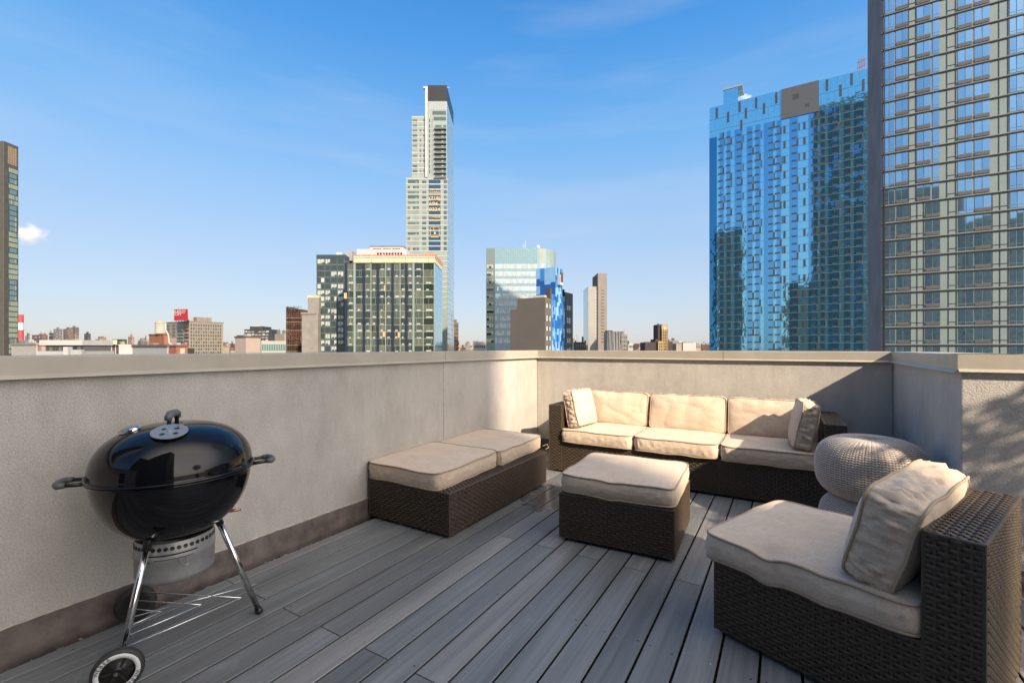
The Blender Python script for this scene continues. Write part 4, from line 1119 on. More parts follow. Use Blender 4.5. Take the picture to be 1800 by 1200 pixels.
# ---- concrete lift shafts
d = 214.; b = camb('concrete_core', 'bare concrete building core with board marks, left of the gridded block', 'building', 527, d); s4 = d/FPX
ux = lambda u: (u-527)*s4
zv = lambda v: ZV(v, 214.)
b.box('shaft', CONC, 0, ux(556), 2, 16, G, zv(550)); b.box('upper_shaft', CONC, ux(535.8), ux(556), 3, 15, zv(550), zv(520)); b.box('plywood_form', C('ply_yellow', (.66, .55, .34), .7), ux(535.6), ux(556.2), 2.8, 15, zv(522.4), zv(517.6))
b.box('rim', CONC, -.3, ux(552), 1.6, 15, zv(551.5), zv(548.4)); cj = MB()
for k in range(9): cj.box(.0, ux(556), 1.95, 1.998, zv(556+k*6.7)-.06-G, zv(556+k*6.7)+.06-G)
cj.build('pour_joints', CONC2, b.t); b.finish()
# ---- scaffolded building
d = 240.; b = camb('scaffolded_building', 'narrow building wrapped in rusty brown scaffolding', 'building', 502, d); s5 = d/FPX
ux = lambda u: (u-502)*s5
zv = lambda v: ZV(v, 240.)
b.box('body', C('brown_wall', (.12, .075, .06), .9, var=(.4, .3)), ux(505), ux(528), 1.5, 14, G, zv(543)); b.box('side_strip', C('blue_grey_sheet', (.10, .13, .17), .6), 0, ux(504.8), .8, 13, G, zv(538.5))
scf = MB(); r5 = random.Random(2)
for k in range(22):
    z = zv(540+k*3.7)-G; scf.box(ux(503), ux(527+r5.uniform(-1, 3)), -.2, .9, z-.10, z+.10, r5.choice([0, 0, 1, 2]))
for i in range(9):
    x = ux(503+i*3.1); scf.tube([(x, 0, 0), (x, 0, zv(540+r5.uniform(-2, 8))-G)], .10, 5)
for i in range(26):
    x = ux(505+r5.random()*18); z = zv(545+r5.random()*60)-G; scf.tube([(x, -.1, z), (x+r5.uniform(-2, 2), -.1, z+3)], .08, 4)
scf.build('scaffold', [C('rust_scaffold', (.20, .095, .06), .8), C('dark_scaffold', (.05, .03, .025), .8), C('sand_board', (.45, .33, .2), .8)], b.t)
for i in range(5): b.win('F', 1.5, ux(516), ux(521), zv(596+i*5.6), zv(592.5+i*5.6), C('site_lamp_yellow', (.7, .42, .1), .6), .2, name='hoarding')
b.finish()

# ---- office tower with curved end
d = 240.; b = camb('office_tower', 'pale glass office tower with a curved right end and ribbon windows', 'office tower', 855, d); s6 = d/FPX
ux = lambda u: (u-855)*s6
zv = lambda v: ZV(v, 240.)
SPB = glassm('spandrel_blue_grey', (.20, .29, .34), .25, .3, var=(.3, .1)); CRN = glassm('crown_glass', (.17, .28, .32), .2, .35, wob=.05)
top = zv(435.5)
b.box('body', SPB, 0, ux(944), 0, 28, G, zv(463)); b.box('crown_screen', CRN, 0, ux(944), .02, 27.9, zv(463), top)
b.box('corner_bay', glassm('corner_grey', (.12, .155, .155), .3, .2), -.1, ux(870), -.15, -.003, G, top-.3)
cv = MB(); vs = []; K = 14; R_ = 13.
for i in range(K+1):
    a = -math.pi/2+(math.pi/2)*i/K
    for z in (G, zv(463), top-.2): vs.append((ux(944)+R_*math.cos(a)*.86, R_+R_*math.sin(a), z-G))
fs = []; mm = []
cv.add(vs, [])
for i in range(K):
    for k in range(2):
        cv.f.append((i*3+k, (i+1)*3+k, (i+1)*3+k+1, i*3+k+1)); cv.m.append(0 if k == 0 else (1 if (i*7) % 3 else 2)); cv.a.append(0)
cv.add([(ux(944), 0, top-.2-G), (ux(944)+R_*.86, R_, top-.2-G), (ux(944), R_, top-.2-G)], [(0, 1, 2)], 1)
cv.build('curved_bay', [SPB, C('crown_grey', (.30, .33, .29), .5), CRN], b.t)
WF = [C('office_cream', (.45, .48, .45), .5, var=(.6, .08)), C('office_white', (.50, .52, .50), .5), glassm('office_glass', (.50, .64, .70), .08, .6), C('office_cream', (0, 0, 0))]
for k in range(11):
    v = 464+k*13.0; n = 6
    for j in range(n):
        a, c_ = 870.5+j*12.3, 870.5+(j+1)*12.3-.3; ex = []
        for q in range(4):
            m = b.rs.choice(WF); x0_, x1_ = ux(a+(c_-a)*q/4)+.06, ux(a+(c_-a)*(q+1)/4)-.06
            hh = b.rs.choice([0, 0, 2, 4])
            ex.append((x0_, x1_, zv(v+8.0), zv(v+.5), m, .05))
            if hh: ex.append((x0_, x1_, zv(v+.5+hh), zv(v+.5), WF[2], .07))
        b.win('F', 0, ux(a), ux(c_), zv(v+8.4), zv(v), C('office_frame', (.40, .47, .48), .5), .03, extra=ex)
    b.win('F', -.15, ux(855.6), ux(867.5), zv(v+8), zv(v+.6), INT[0], .03, extra=[(ux(855.8+q*4), ux(859.2+q*4), zv(v+b.rs.choice([4, 7.4])), zv(v+.8), C('blind_olive', (.42, .43, .3), .6), .06) for q in range(3)])
vl_ = MB()
for j in range(25): vl_.box(ux(870.5+j*3.07)-.04, ux(870.5+j*3.07)+.04, -.10, -.001, 0, top-.5-G)
vl_.build('crown_mullions', C('office_mullion', (.5, .58, .6), .4), b.t)
an = MB(); an.tube([(ux(921), 5, top-G), (ux(921), 5, top+3-G)], .12, 5); an.tube([(ux(924), 5, top-G), (ux(924), 5, top+5-G)], .12, 5); an.lathe([(0, 2.2), (.9, 1.6), (1.2, .6), (.8, 0)], 12, (ux(946), 3, top-G))
for i in range(8): an.tube([(ux(880+i*8), 4, top-G), (ux(880+i*8), 4, top+.8-G)], .1, 4)
an.build('roof_aerials', C('aerial_white', (.7, .7, .7), .5), b.t)
b.finish()

# ---- hotel: taupe wing, blue chequered tower, charcoal end
cx_, cy_ = PX(958, 150.); b = Bld('hotel', 'hotel with a windowless taupe side wall and a blue chequered tower behind it', 'hotel', cx_, cy_)
zc = lambda v, d_: ZV(v, d_)
TAU = C('taupe_render', (.135, .115, .10), .85, var=(.2, .08)); CHA = C('charcoal_brick', (.035, .04, .048), .8, var=(.6, .2))
xL = XatY(897, cy_)-cx_; xm = XatY(909, cy_)-cx_; y1 = YatX(970, cx_)-cy_; y2 = YatX(993.5, cx_)-cy_; y3 = YatX(1007, cx_)-cy_
zt_ = zc(522, 150); b.box('taupe_wing', TAU, xm, 0, 0, y1, G, zt_); b.box('taupe_step', TAU, xL, xm-.01, .01, y1, G, zc(545, 157))
BL = [C('cladding_blue', (.015, .11, .36), .35), C('cladding_midblue', (.05, .25, .60), .35), C('cladding_pale', (.26, .48, .75), .35)]
def cladding(name, face, c, a0, a1, z0, z1, wmin, wmax, hmin, hmax, proud=.05, weights=(1, 1, 1)):
    m = MB(); r = random.Random(int(abs(c*100))+3); z = z1
    a = a0
    while a < a1-.01:
        w_ = min(r.uniform(wmin, wmax), a1-a); z = z1+r.uniform(-hmax, 0)*.5
        last = -1
        zz = z1
        while zz > z0+.01:
            h_ = min(r.uniform(hmin, hmax), zz-z0); mi = r.choices((0, 1, 2), weights)[0]
            if mi == last: mi = (mi+1) % 3
            last = mi; o = proud+r.random()*.12
            if face == 'F': m.box(a, a+w_, c-o, c, zz-h_-G, zz-G, mi)
            else: m.box(c, c+o, a, a+w_, zz-h_-G, zz-G, mi)
            zz -= h_
        a += w_
    return m.build(name, BL, b.t)
b.box('blue_link', BL[0], -6, -.3, y1+.01, y2, G, zc(517, 156)); cladding('blue_cladding', 'R', -.3, y1+.02, y2, G+18, zc(517, 156), .7, 1.3, 1.2, 4.5, weights=(1, 2, 2))
bx0 = XatY(943, cy_+8)-cx_; bx1 = XatY(976.5, cy_+8)-cx_; by1 = YatX(988, cx_+bx1)-cy_
zb1 = zc(470.5, 158); b.box('blue_tower', BL[0], bx0, bx1, y1+.3+2.5, by1, G, zb1)
cladding('blue_cladding', 'F', y1+2.8, bx0, bx1, G+30, zb1, 1.0, 2.6, 2.2, 7, weights=(2, 1, 2)); cladding('blue_cladding', 'R', bx1, y1+2.8, by1, G+30, zb1, .8, 1.3, 1.5, 5, weights=(1, 1, 2))
b.box('blue_oriel', BL[0], xL-1.9, xL-.01, 3, 5, zc(552.5, 158), zc(545, 158)); b.box('roof_sign_box', WHITEW, bx1+.2, bx1+1.3, y1+4, y1+6.5, zb1-6, zb1-2.5); b.box('roof_sign_void', C('rust_void', (.10, .05, .04), .8), bx1+1.31, bx1+1.4, y1+4.4, y1+6.1, zb1-5, zb1-1.6)
b.box('charcoal_end', CHA, -9, .0, y2+.01, y3, G, zc(515, 167)); b.box('roof_vent', CHA, -2, -1.4, y2+2, y2+2.6, zc(515, 167), zc(509, 167))
b.box('roof_unit', WHITEW, -5.5, -1, 1.5, 4, zt_, zt_+.9); b.box('roof_stack', C('rust_stack', (.09, .05, .04), .8), -1.2, .2, 3.2, 4.6, zt_, zt_+3.2)
for k in range(5):
    v = (533, 554, 573, 590, 607)[k]; hgt = (9, 11, 9, 9, 9)[k]; dd = 152.
    b.win('R', 0, .6, y1-1.0, zc(v+hgt, dd), zc(v, dd), DKMETAL, .05, extra=[(.8, 1.9, zc(v+hgt-.5, dd), zc(v+.6, dd), WHITEW, .1), (2.1, 3.0, zc(v+hgt-.5, dd), zc(v+1.5, dd), INT[2], .1), (3.2, y1-1.2, zc(v+hgt-.5, dd), zc(v+.6, dd), WHITEW, .1)])
    dd = 167.; b.win('R', 0, y2+1.0, y3-1.6, zc(v+hgt+4, dd), zc(v+4, dd), INT[0], .05, extra=[(y2+1.4, y2+2.4, zc(v+hgt+3, dd), zc(v+5, dd), C('dusty_pane', (.28, .3, .33), .5), .1), (y2+3.0, y2+4, zc(v+hgt+3, dd), zc(v+5, dd), C('dusty_pane', (0, 0, 0)), .1)])
b.finish()

# ---- pale slab pair
d = 400.; b = camb('white_slab_building', 'white windowless slab with a blue glass side face, beside the taller beige slab', 'building', 1033.8, d); s7 = d/FPX
ux = lambda u: (u-1033.8)*s7
zv = lambda v: ZV(v, 400.)
WST = C('white_stone', (.40, .37, .325), .8, var=(.15, .05)); BST = C('beige_stone', (.27, .23, .20), .85, var=(.1, .08)); BST2 = C('taupe_stone', (.17, .14, .13), .85)
b.box('slab', WST, 0, ux(1048.5), 0, 26, G, zv(503.5)); b.box('glass_side', glassm('slab_side_glass', (.38, .52, .60), .08, .7), -.15, -.01, .3, 26, G, zv(504))
nt = MB()
for k in range(19): nt.box(ux(1048.5)+.01, ux(1050.2), 3, 20, zv(511+k*5.6+2.8)-G, zv(511+k*5.6)-G)
nt.build('slab_teeth', WST, b.t); b.finish()
d = 430.; b = camb('beige_slab_building', 'tall beige slab with one column of narrow slot windows', 'building', 1051, d); s8 = d/FPX
ux = lambda u: (u-1051)*s8
zv = lambda v: ZV(v, 430.)
b.box('slab', BST, .2, ux(1067), 0, 28, G, zv(480)); b.box('side_wall', BST2, -.2, .19, .1, 28, G, zv(480)); b.box('rooftop_aerial', WHITEW, 1, 1.4, 3, 3.4, zv(480), zv(477))
for k in range(17): b.win('F', 0, ux(1056.8), ux(1061.6), zv(511+k*5.65), zv(509.6+k*5.65), DKMETAL, .05)
b.finish()

# ---- dark tower at the left edge
d = 272.; x_, y_ = PX(7, d); b = Bld('dark_tower', 'dark brown tower at the left edge with a latticed opening near its top', 'tower', x_, y_, YAW)
DBR = C('dark_bronze', (.085, .075, .06), .5, var=(.3, .2)); DB2 = C('bronze_column', (.125, .115, .10), .6)
htl = ZV(248, d); D7 = 7.9
b.box('body', DBR, -14, 0, 0, D7, G, htl)
vf = MB()
for i in range(14): vf.box(-14+i, -13.8+i, -.3, -.01, 0, htl-G)
vf.box(-.3, .1, -.35, -.02, 0, htl-G); vf.build('vertical_fins', DB2, b.t)
b.win('R', 0, 2.2, 7.2, ZV(291, d*1.02), ZV(260.5, d*1.02), C('lattice_brown', (.20, .14, .09), .7), .05, extra=[(2.2+i, 2.3+i, ZV(291, d*1.02), ZV(260.5, d*1.02), C('lattice_pale', (.50, .38, .26), .7), .12) for i in range(5)]+[(2.2, 7.2, ZV(291, d*1.02)+i*1.5, ZV(291, d*1.02)+i*1.5+.15, C('lattice_pale', (0, 0, 0)), .12) for i in range(7)], name='lattice_opening')
PL = [C('pale_green_blind', (.30, .34, .26), .6), glassm('win_bluegrey', (.16, .24, .26), .06, .5), glassm('win_deep', (0, 0, 0))]
for k in range(35):
    v = 296+k*9.35; zz = ZV(v+7.4, d*1.015); z1_ = ZV(v, d*1.015); pal = b.rs.random() < .5; st_ = 2.6 if pal else 3.0
    b.win('R', 0, 2.2, 7.6, zz-.2, z1_+.2, PL[2], .03, extra=[(st_+i*1.0, st_+.85+i*1.0, zz, z1_, PL[0] if (pal and b.rs.random() < .9) or (i > 2 and b.rs.random() < .6) else PL[1], .07) for i in range(5) if st_+.85+i < 7.7])
b.finish()
# ------------------------------------------------------------------ smaller buildings on the grid of the terrace
def grid(b, face, c, a0, a1, z0, z1, na, nz, fa=.6, fz=.55, mats=None, prob=1.0, name='window'):
    wa, wz = (a1-a0)/na, (z1-z0)/nz
    for i in range(na):
        for j in range(nz):
            if b.rs.random() > prob: continue
            a = a0+wa*(i+.5); z = z0+wz*(j+.5)
            b.win(face, c, a-wa*fa/2, a+wa*fa/2, z-wz*fz/2, z+wz*fz/2, b.rs.choice(mats), .06, name=name)
WD = glassm('win_far_dark', (.05, .055, .05), .1, .3); WD2 = C('win_far_grey', (.14, .14, .13), .5); WPAL = C('win_far_pale', (.45, .42, .36), .6)
def gb(name, label, cat, uL, uC, uR, vt, d, mat, wins=None, group=None, mat2=None, cornice=None):
    """box whose near corner stands at column uC: -Y face runs left to uL, +X face right to uR"""
    cx, cy = PX(uC, d); w = cx-XatY(uL, cy); l = YatX(uR, cx)-cy
    if l <= 0 or l > w*6+60: l = min(abs(l), w*2+20) if l > 0 else w
    b = Bld(name, label, cat, cx, cy, 0, group); h = ZV(vt, d)
    b.box('walls', mat, -w, 0, 0, l, G, h)
    if mat2: b.box('side_wall', mat2, .01, .1, .05, l-.05, G, h-.1)
    if cornice: b.box('cornice', cornice, -w-.3, .3, -.3, l+.3, h, h+.8)
    if wins:
        nF, nR, nz, zb = wins; zlo = zb if zb is not None else H-12
        if nF: grid(b, 'F', 0, -w+.5, -.5, zlo, h-1.2, nF, nz, mats=[WD, WD, WD2, WPAL])
        if nR: grid(b, 'R', .1 if mat2 else 0, .5, l-.5, zlo, h-1.2, nR, nz, mats=[WD, WD, WD2])
    b.h, b.wd, b.ln = h, w, l
    if d < 1000:
        for i in range(b.rs.randint(2, 4)):
            x = -w*b.rs.uniform(.15, .85); y = l*b.rs.uniform(.15, .8); q = b.rs.uniform(.6, 1.6)*(1+d/700)
            b.box('roof_unit', b.rs.choice([WHG, GRY, WD2]), x-q, x+q*.6, y, y+q, h+.81 if cornice else h, h+.81+b.rs.uniform(.6, 1.8)*(.5+d/500))
        x = -w*b.rs.uniform(.2, .8); z0_ = h+(.81 if cornice else 0); MB().tube([(x, l*.5, z0_-G), (x, l*.5, z0_+2.5+d/200-G)], .06+d/5000, 5).build('roof_mast', DKMETAL, b.t)
    return b
BRK = C('brick_orange', (.34, .12, .06), .85, var=(.5, .12)); BRD = C('brick_dark', (.17, .07, .055), .85, var=(.3, .2)); TAN = C('tan_masonry', (.34, .27, .19), .85, var=(.3, .12))
TAN2 = C('tan_pale', (.38, .31, .23), .85, var=(.3, .1)); GRY = C('grey_masonry', (.25, .22, .20), .85, var=(.3, .15)); BRN = C('brown_masonry', (.20, .12, .09), .85, var=(.2, .2))
WHT = C('white_render', (.50, .475, .435), .8, var=(.3, .06)); WHG = C('white_grey_render', (.40, .39, .37), .8, var=(.3, .05)); PCH = C('peach_render', (.47, .36, .30), .85, var=(.3, .05)); DKG = C('dark_cladding', (.04, .04, .042), .7, var=(.3, .2))
PNK = C('pinkish_masonry', (.42, .27, .23), .85, var=(.3, .1))
# smokestack
x_, y_ = PX(36.5, 1200.); t = thing('smokestack', 'tall red and white banded smokestack beside the dark tower', 'smokestack', (x_, y_, G))
zz = lambda v: ZV(v, 1200.)-G
RDS = C('stack_red', (.55, .06, .06), .7); WTS = C('stack_white', (.75, .72, .70), .7)
for (z0, z1, m, nm) in ((0, zz(597), GRY, 'base'), (zz(597), zz(580), RDS, 'red_band'), (zz(580), zz(567), WTS, 'white_band'), (zz(567), zz(553), RDS, 'red_band')):
    MB().lathe([(0, z0), (6.2-z0*.006, z0), (6.2-z1*.006, z1), (0, z1)], 24).build(nm, m, t)
# left skyline
gb('building', 'beige flat-roofed box building at the foot of the dark tower', 'building', 20, 64, 66, 606, 170, C('beige_box', (.50, .44, .37), .8, var=(.5, .08)), cornice=C('beige_trim', (.3, .26, .22), .8)).finish()
b = camb('office_block', 'low wide white building with a recessed band of dark glazing under its slab roof', 'office building', 69, 260.); s = 260/FPX
zv = lambda v: ZV(v, 260.)
b.box('base', WHG, -2, 78*s, 0, 20, G, zv(617)); b.box('glazed_storey', WD2, 2, 74*s, 1.5, 19, zv(617), zv(606.5)); b.box('roof_slab', WHT, 0, 76*s, 0, 20, zv(606.5), zv(597.5)); b.box('stair_tower', WHT, 51*s, 59*s, -3, -.1, G, zv(609.5)); b.box('annex', WHG, 61*s, 80*s, -2, -.1, G, zv(614.5))
for i in range(12): b.win('F', 1.5, 2.5+i*1.8, 4.1+i*1.8, zv(616.5), zv(607), (WD, WD2, WD)[i % 3], .05)
b.finish()
FARG = 'brick and masonry blocks along the far skyline'
for (uL, uC, uR, vt, d, m, wn_, lab, nm) in (
    (44, 50, 53, 590, 800, GRY, (2, 1, 5, None), 'narrow grey block between the smokestack and a brown brick block', 'apartment_block'),
    (56, 74, 84, 588, 900, BRD, (6, 3, 5, None), 'broad brown brick block right of the smokestack', 'apartment_block'),
    (86, 92, 94, 585, 950, DKG, (2, 1, 5, None), 'thin dark block left of two grey towers', 'apartment_block'),
    (94, 104, 110, 577.5, 1100, GRY, (4, 2, 8, None), 'grey brown tower left of a pair of tan towers', 'apartment_tower'),
    (111, 121, 128, 577.5, 1080, BRN, (4, 2, 8, None), 'dark brown tower in front of a tan tower', 'apartment_tower'),
    (122, 132, 139, 575, 1150, TAN, (4, 2, 9, None), 'tan tower, tallest of the cluster above the white office roof', 'apartment_tower'),
    (148, 154, 159.5, 586, 1000, DKG, (3, 2, 7, None), 'dark slate tower standing alone on the left skyline', 'apartment_tower'),
    (155, 176, 182, 600, 700, BRD, (6, 2, 3, None), 'low red brick block under the dark slate tower', 'apartment_block'),
    (172, 183, 187, 591, 1100, TAN, (4, 1, 4, None), 'low tan block left of a yellow topped frame building', 'apartment_block'),
    (196, 214, 223, 596, 1200, DKG, (6, 3, 3, None), 'long low dark block on the left skyline', 'apartment_block'),
    (225, 233, 237, 591, 900, PNK, (3, 1, 6, None), 'pinkish tower left of the white wall', 'apartment_tower'),
    (243, 254, 262, 597, 700, TAN, (5, 3, 3, None), 'tan block left of the orange brick building', 'apartment_block'),
    (393, 400, 404, 607, 900, PNK, (3, 1, 2, None), 'small pink block right of the gridded concrete block', 'apartment_block'),
    (402, 411, 415, 604, 900, BRD, (4, 1, 3, None), 'small brown block left of the peach wall', 'apartment_block'),
    (483, 500, 504, 586.5, 330, TAN2, None, 'plain tan building left of the scaffolded building', 'building'),
    (798, 803, 808, 598, 700, PNK, (2, 2, 3, None), 'small pink block right of the brick tower foot', 'apartment_block'),
    (1089, 1093, 1103, 586.5, 420, GRY, (1, 3, 6, None), 'grey block behind the rippled white building', 'building')):
    b = gb(nm, lab, 'building' if 'tower' not in nm else 'tower', uL, uC, uR, vt, d, m, wn_, group=FARG)
    if d > 850 and 'tower' in nm: b.box('roof_tank', m, -b.wd*.65, -b.wd*.3, b.ln*.3, b.ln*.7, b.h, b.h+4)
    b.finish()
# white frame building with yellow storage box
b = gb('frame_building', 'white building with an open dark floor frame and yellow boxes on its roof', 'building', 167, 181, 209, 605, 420, WHT)
for i in range(4): b.win('R', 0, 1+i*b.ln/4.1, 1+(i+.72)*b.ln/4.1, ZV(622, 430), ZV(607, 430), C('void_maroon', (0, 0, 0)), .05, extra=[(1+i*b.ln/4.1, 1+(i+.72)*b.ln/4.1, ZV(611+j*4, 430)-.15, ZV(611+j*4, 430)+.15, GRY, .1) for j in range(3)])
b.box('yellow_box', YEL, -3, 4, 4, 9, b.h, b.h+4); b.finish()
# orange brick building and its white wall
b = gb('brick_building', 'orange brick building carrying the wooden water tank', 'building', 262, 287, 301, 588.5, 300, BRK, cornice=BRD)
b.box('brick_pier', BRD, -.6, .25, -.15, .3, G, b.h); b.win('R', 0, 3, 8, b.h-11, b.h-2, C('mauve_panel', (.30, .20, .20), .7), .08, name='panel'); b.finish()
b = gb('low_brick_annex', 'low orange brick annex with a tall window bay in front of the gridded block', 'building', 297, 310, 330, 609, 210, BRK, cornice=BRD)
b.win('R', 0, 1.5, 3.4, b.h-3.6, b.h-.8, C('sage_pane', (.42, .45, .32), .6), .08); b.win('R', 0, 4.6, 7.5, b.h-3.6, b.h-.8, WD, .08); b.finish()
t = gb('white_wall_building', 'long plain white wall below the orange brick building', 'building', 233, 294, 296, 609.5, 160, WHG, cornice=C('dark_coping', (.12, .09, .08), .8)); t.finish()
x_, y_ = PX(282.5, 305.); t = thing('water_tank', 'round wooden water tank with a conical roof on the orange brick building', 'water tank', (x_, y_, ZV(588.5, 300)+.8))
sc_ = 305/FPX; R_ = 8.3*sc_; hz = 20*sc_
MB().lathe([(0, .2), (R_, .2), (R_*.97, hz), (0, hz)], 32).build('tank', C('tank_wood', (.58, .50, .42), .8, var=(2, .15)), t); MB().lathe([(R_*1.06, hz), (0, hz+3.2*sc_), (0, hz), (R_*1.06, hz-.01)], 32).build('tank_roof', C('tank_roof_tan', (.60, .42, .22), .8), t)
hp = MB()
for i in range(5): hp.lathe([(R_*1.01, .6+i*hz/5.2), (R_*1.03, .7+i*hz/5.2), (R_*1.01, .85+i*hz/5.2)], 32)
hp.build('hoops', BRN, t)
x_, y_ = PX(296, 230.); t = thing('vent_pipe', 'bent white vent pipe rising before the gridded block', 'pipe', (x_, y_, ZV(609, 210)))
MB().tube([cdir(2.5, 0)+Vector((0, 0, 0)), cdir(.3, 0)+Vector((0, 0, 2.2)), cdir(0, 0)+Vector((0, 0, 6)), cdir(-1.4, 0)+Vector((0, 0, 8.5)), cdir(-1.4, 0)+Vector((0, 0, 12))], .38, 10).build('pipe', WHT, t, smooth=True)
# gridded concrete block
b = gb('gridded_concrete_block', 'long taupe concrete block with rows of square windows, carrying a red billboard', 'apartment block', 292, 332.5, 392.5, 565.5, 390, C('taupe_concrete', (.30, .245, .19), .85, var=(.2, .08)), cornice=C('taupe_cornice', (.24, .2, .16), .8))
for j in range(9):
    z = b.h-1.6-j*2.98
    for i in range(13):
        a = 1.0+i*(b.ln-2)/13; b.win('R', 0, a, a+(b.ln-2)/13*.62, z-2.0, z, (WD, WD, WD2)[(i*j) % 3], .06)
for j in range(9):
    z = b.h-1.6-j*2.98
    for (a, c_) in ((.02, .15), (.28, .40), (.52, .76)): b.win('F', 0, -b.wd+b.wd*a, -b.wd+b.wd*c_, z-2.0, z, WD, .06)
    b.w.append(('F', 0, [(-b.wd*.46, -b.wd*.24, z-2.6, z-2.1, WHG, 1.0, 0)], 1, 'balcony')); b.w.append(('F', 0, [(-b.wd*.17, -b.wd*.01, z-2.6, z-1.9, BRD if j % 2 else TAN, 1.2, 0)], 1, 'balcony'))
b.box('plant_room', GRY, -6, 0, 6, 18, b.h, b.h+4.5); b.box('plant_room', WHG, -14, -6.1, 2, 9, b.h, b.h+4.8); hI = b.h; b.finish()
x_, y_ = PX(317.5, 384.); t = thing('billboard', 'red rooftop billboard with white lettering on the gridded concrete block', 'billboard', (x_, y_, hI), math.radians(20))
w_ = 6.6; MB().box(-w_, w_, 0, .6, .8, 10.3).build('board', C('billboard_red', (.40, .015, .03), .6), t); lt = MB()
for s_, zx, zz_, sz in (('RUG', -3.9, 8.3, 3.3), ('CON', -3.9, 6.1, 3.3), ('STUDIO', 2.0, 8.8, 1.6), ('RUGS', 2.0, 7.3, 1.6)):
    vs, fs = text_mesh(s_, sz); lt.add([(zx+q.x*1.15, -.05, zz_+q.y) for q in vs], fs)
lt.build('lettering', WHITEW, t); pl = MB()
for i in range(5): pl.box(-5.5+i*2.7, -5.2+i*2.7, .7, 1.0, 0, 8)
pl.build('support_frame', DKMETAL, t)
# peach building, stacked dark block, white and green school
b = gb('peach_building', 'windowless peach building with a dark coping, below the stacked black block', 'building', 413, 432, 458, 593, 250, PCH, cornice=C('dark_coping', (0, 0, 0))); b.finish()
b = camb('stacked_apartment_block', 'black stepped apartment block with white balconies', 'apartment block', 416, 420.); s = 420/FPX
zv = lambda v: ZV(v, 420.)
for nm, u0, u1, v0 in (('lower_tier', 416, 483, 589), ('middle_tier', 427, 475, 578.5), ('top_tier', 438, 461, 573.5)):
    b.box(nm, DKG, (u0-416)*s, (u1-416)*s, {'lower_tier': 0, 'middle_tier': 2, 'top_tier': 1}[nm], 16, G, zv(v0))
for k in range(6):
    for i in range(7):
        u = 429+i*6.3; v = 581+k*5
        if (i == 3 and k < 1): continue
        b.win('F', 0 if v > 588 else 1, (u-416)*s, (u+4.5-416)*s, zv(v+3.2), zv(v), WD2 if (i+k) % 3 else WPAL, .08, extra=[((u-416)*s, (u+4.5-416)*s, zv(v+3.4), zv(v+2.2), WHG, 1.1)])
b.box('roof_canopy', WHT, (443-416)*s, (454-416)*s, 3, 10, zv(573.4), zv(571.6)); b.finish()
b = camb('school_building', 'white building with a band of tall green windows', 'building', 459, 280.); s = 280/FPX
b.box('walls', WHT, 0, 44*s, 0, 12, G, ZV(599, 280)); 
for i in range(14): b.win('F', 0, (.8+i*3.05)*s, (3.1+i*3.05)*s, ZV(616, 280), ZV(605, 280), C('green_pane', (.03, .20, .16), .3), .06, extra=[((.8+i*3.05)*s, (1.4+i*3.05)*s, ZV(616, 280), ZV(604.4, 280), WHT, .15)])
b.finish()
# brick tower behind the dark glass block
b = gb('brick_tower', 'reddish brick tower partly hidden by the slim tall tower', 'tower', 786, 797, 806, 566, 330, BRN, (3, 2, 8, H-5)); b.box('roof_bulkhead', BRN, -4, 0, 1, 4, b.h, b.h+2); b.finish()
# centre right
b = camb('arched_building', 'small white building with a rounded roof, left of the office tower', 'building', 833, 300.); s = 300/FPX
b.box('walls', WHT, 0, 21*s, 0, 8, G, ZV(606, 300)); MB().lathe([(9*s, 0), (8.4*s, .9), (5*s, 1.8), (0, 2.0)], 24, (10.5*s, 5, ZV(606, 300)-G)).build('roof_dome', WHG, b.t, smooth=True)
for i in range(6): b.win('F', 0, (1.5+i*3.2)*s, (3.6+i*3.2)*s, ZV(611, 300), ZV(607, 300), WD, .05)
b.finish()
b = camb('aerial_frame', 'small white steel frame on a roof left of the office tower', 'frame', 821, 500.); fr = MB()
for i in range(5): fr.tube([(i*1.1, 0, 0), (i*1.1, 0, ZV(603, 500)-G)], .2, 5)
fr.tube([(0, 0, ZV(604, 500)-G), (4.4, 0, ZV(604, 500)-G)], .2, 5); fr.build('posts', WHT, b.t); b.finish()
b = camb('turreted_block', 'low blackened block with a slim chimney, left of the white slab', 'building', 1011, 300.); s = 300/FPX
b.box('walls', DKG, 0, 19*s, 0, 9, G, ZV(601, 300)); b.box('chimney', DKG, 13*s, 15.6*s, 2, 3.4, ZV(601, 300), ZV(591.5, 300)); b.box('parapet_turret', DKG, 0, 2*s, 0, 1.5, ZV(601, 300)+.001, ZV(598.5, 300)); b.box('parapet_turret', DKG, 17*s, 19*s, 0, 1.5, ZV(601, 300)+.001, ZV(598, 300))
MB().tube([(4.5*s, 3, ZV(601, 300)-G), (4.5*s, 3, ZV(587, 300)-G)], .08, 4).build('mast', DKMETAL, b.t)
for i in range(5): b.win('F', 0, (1.5+i*3.5)*s, (3+i*3.5)*s, ZV(610, 300), ZV(605, 300), WD2, .04)
b.finish()
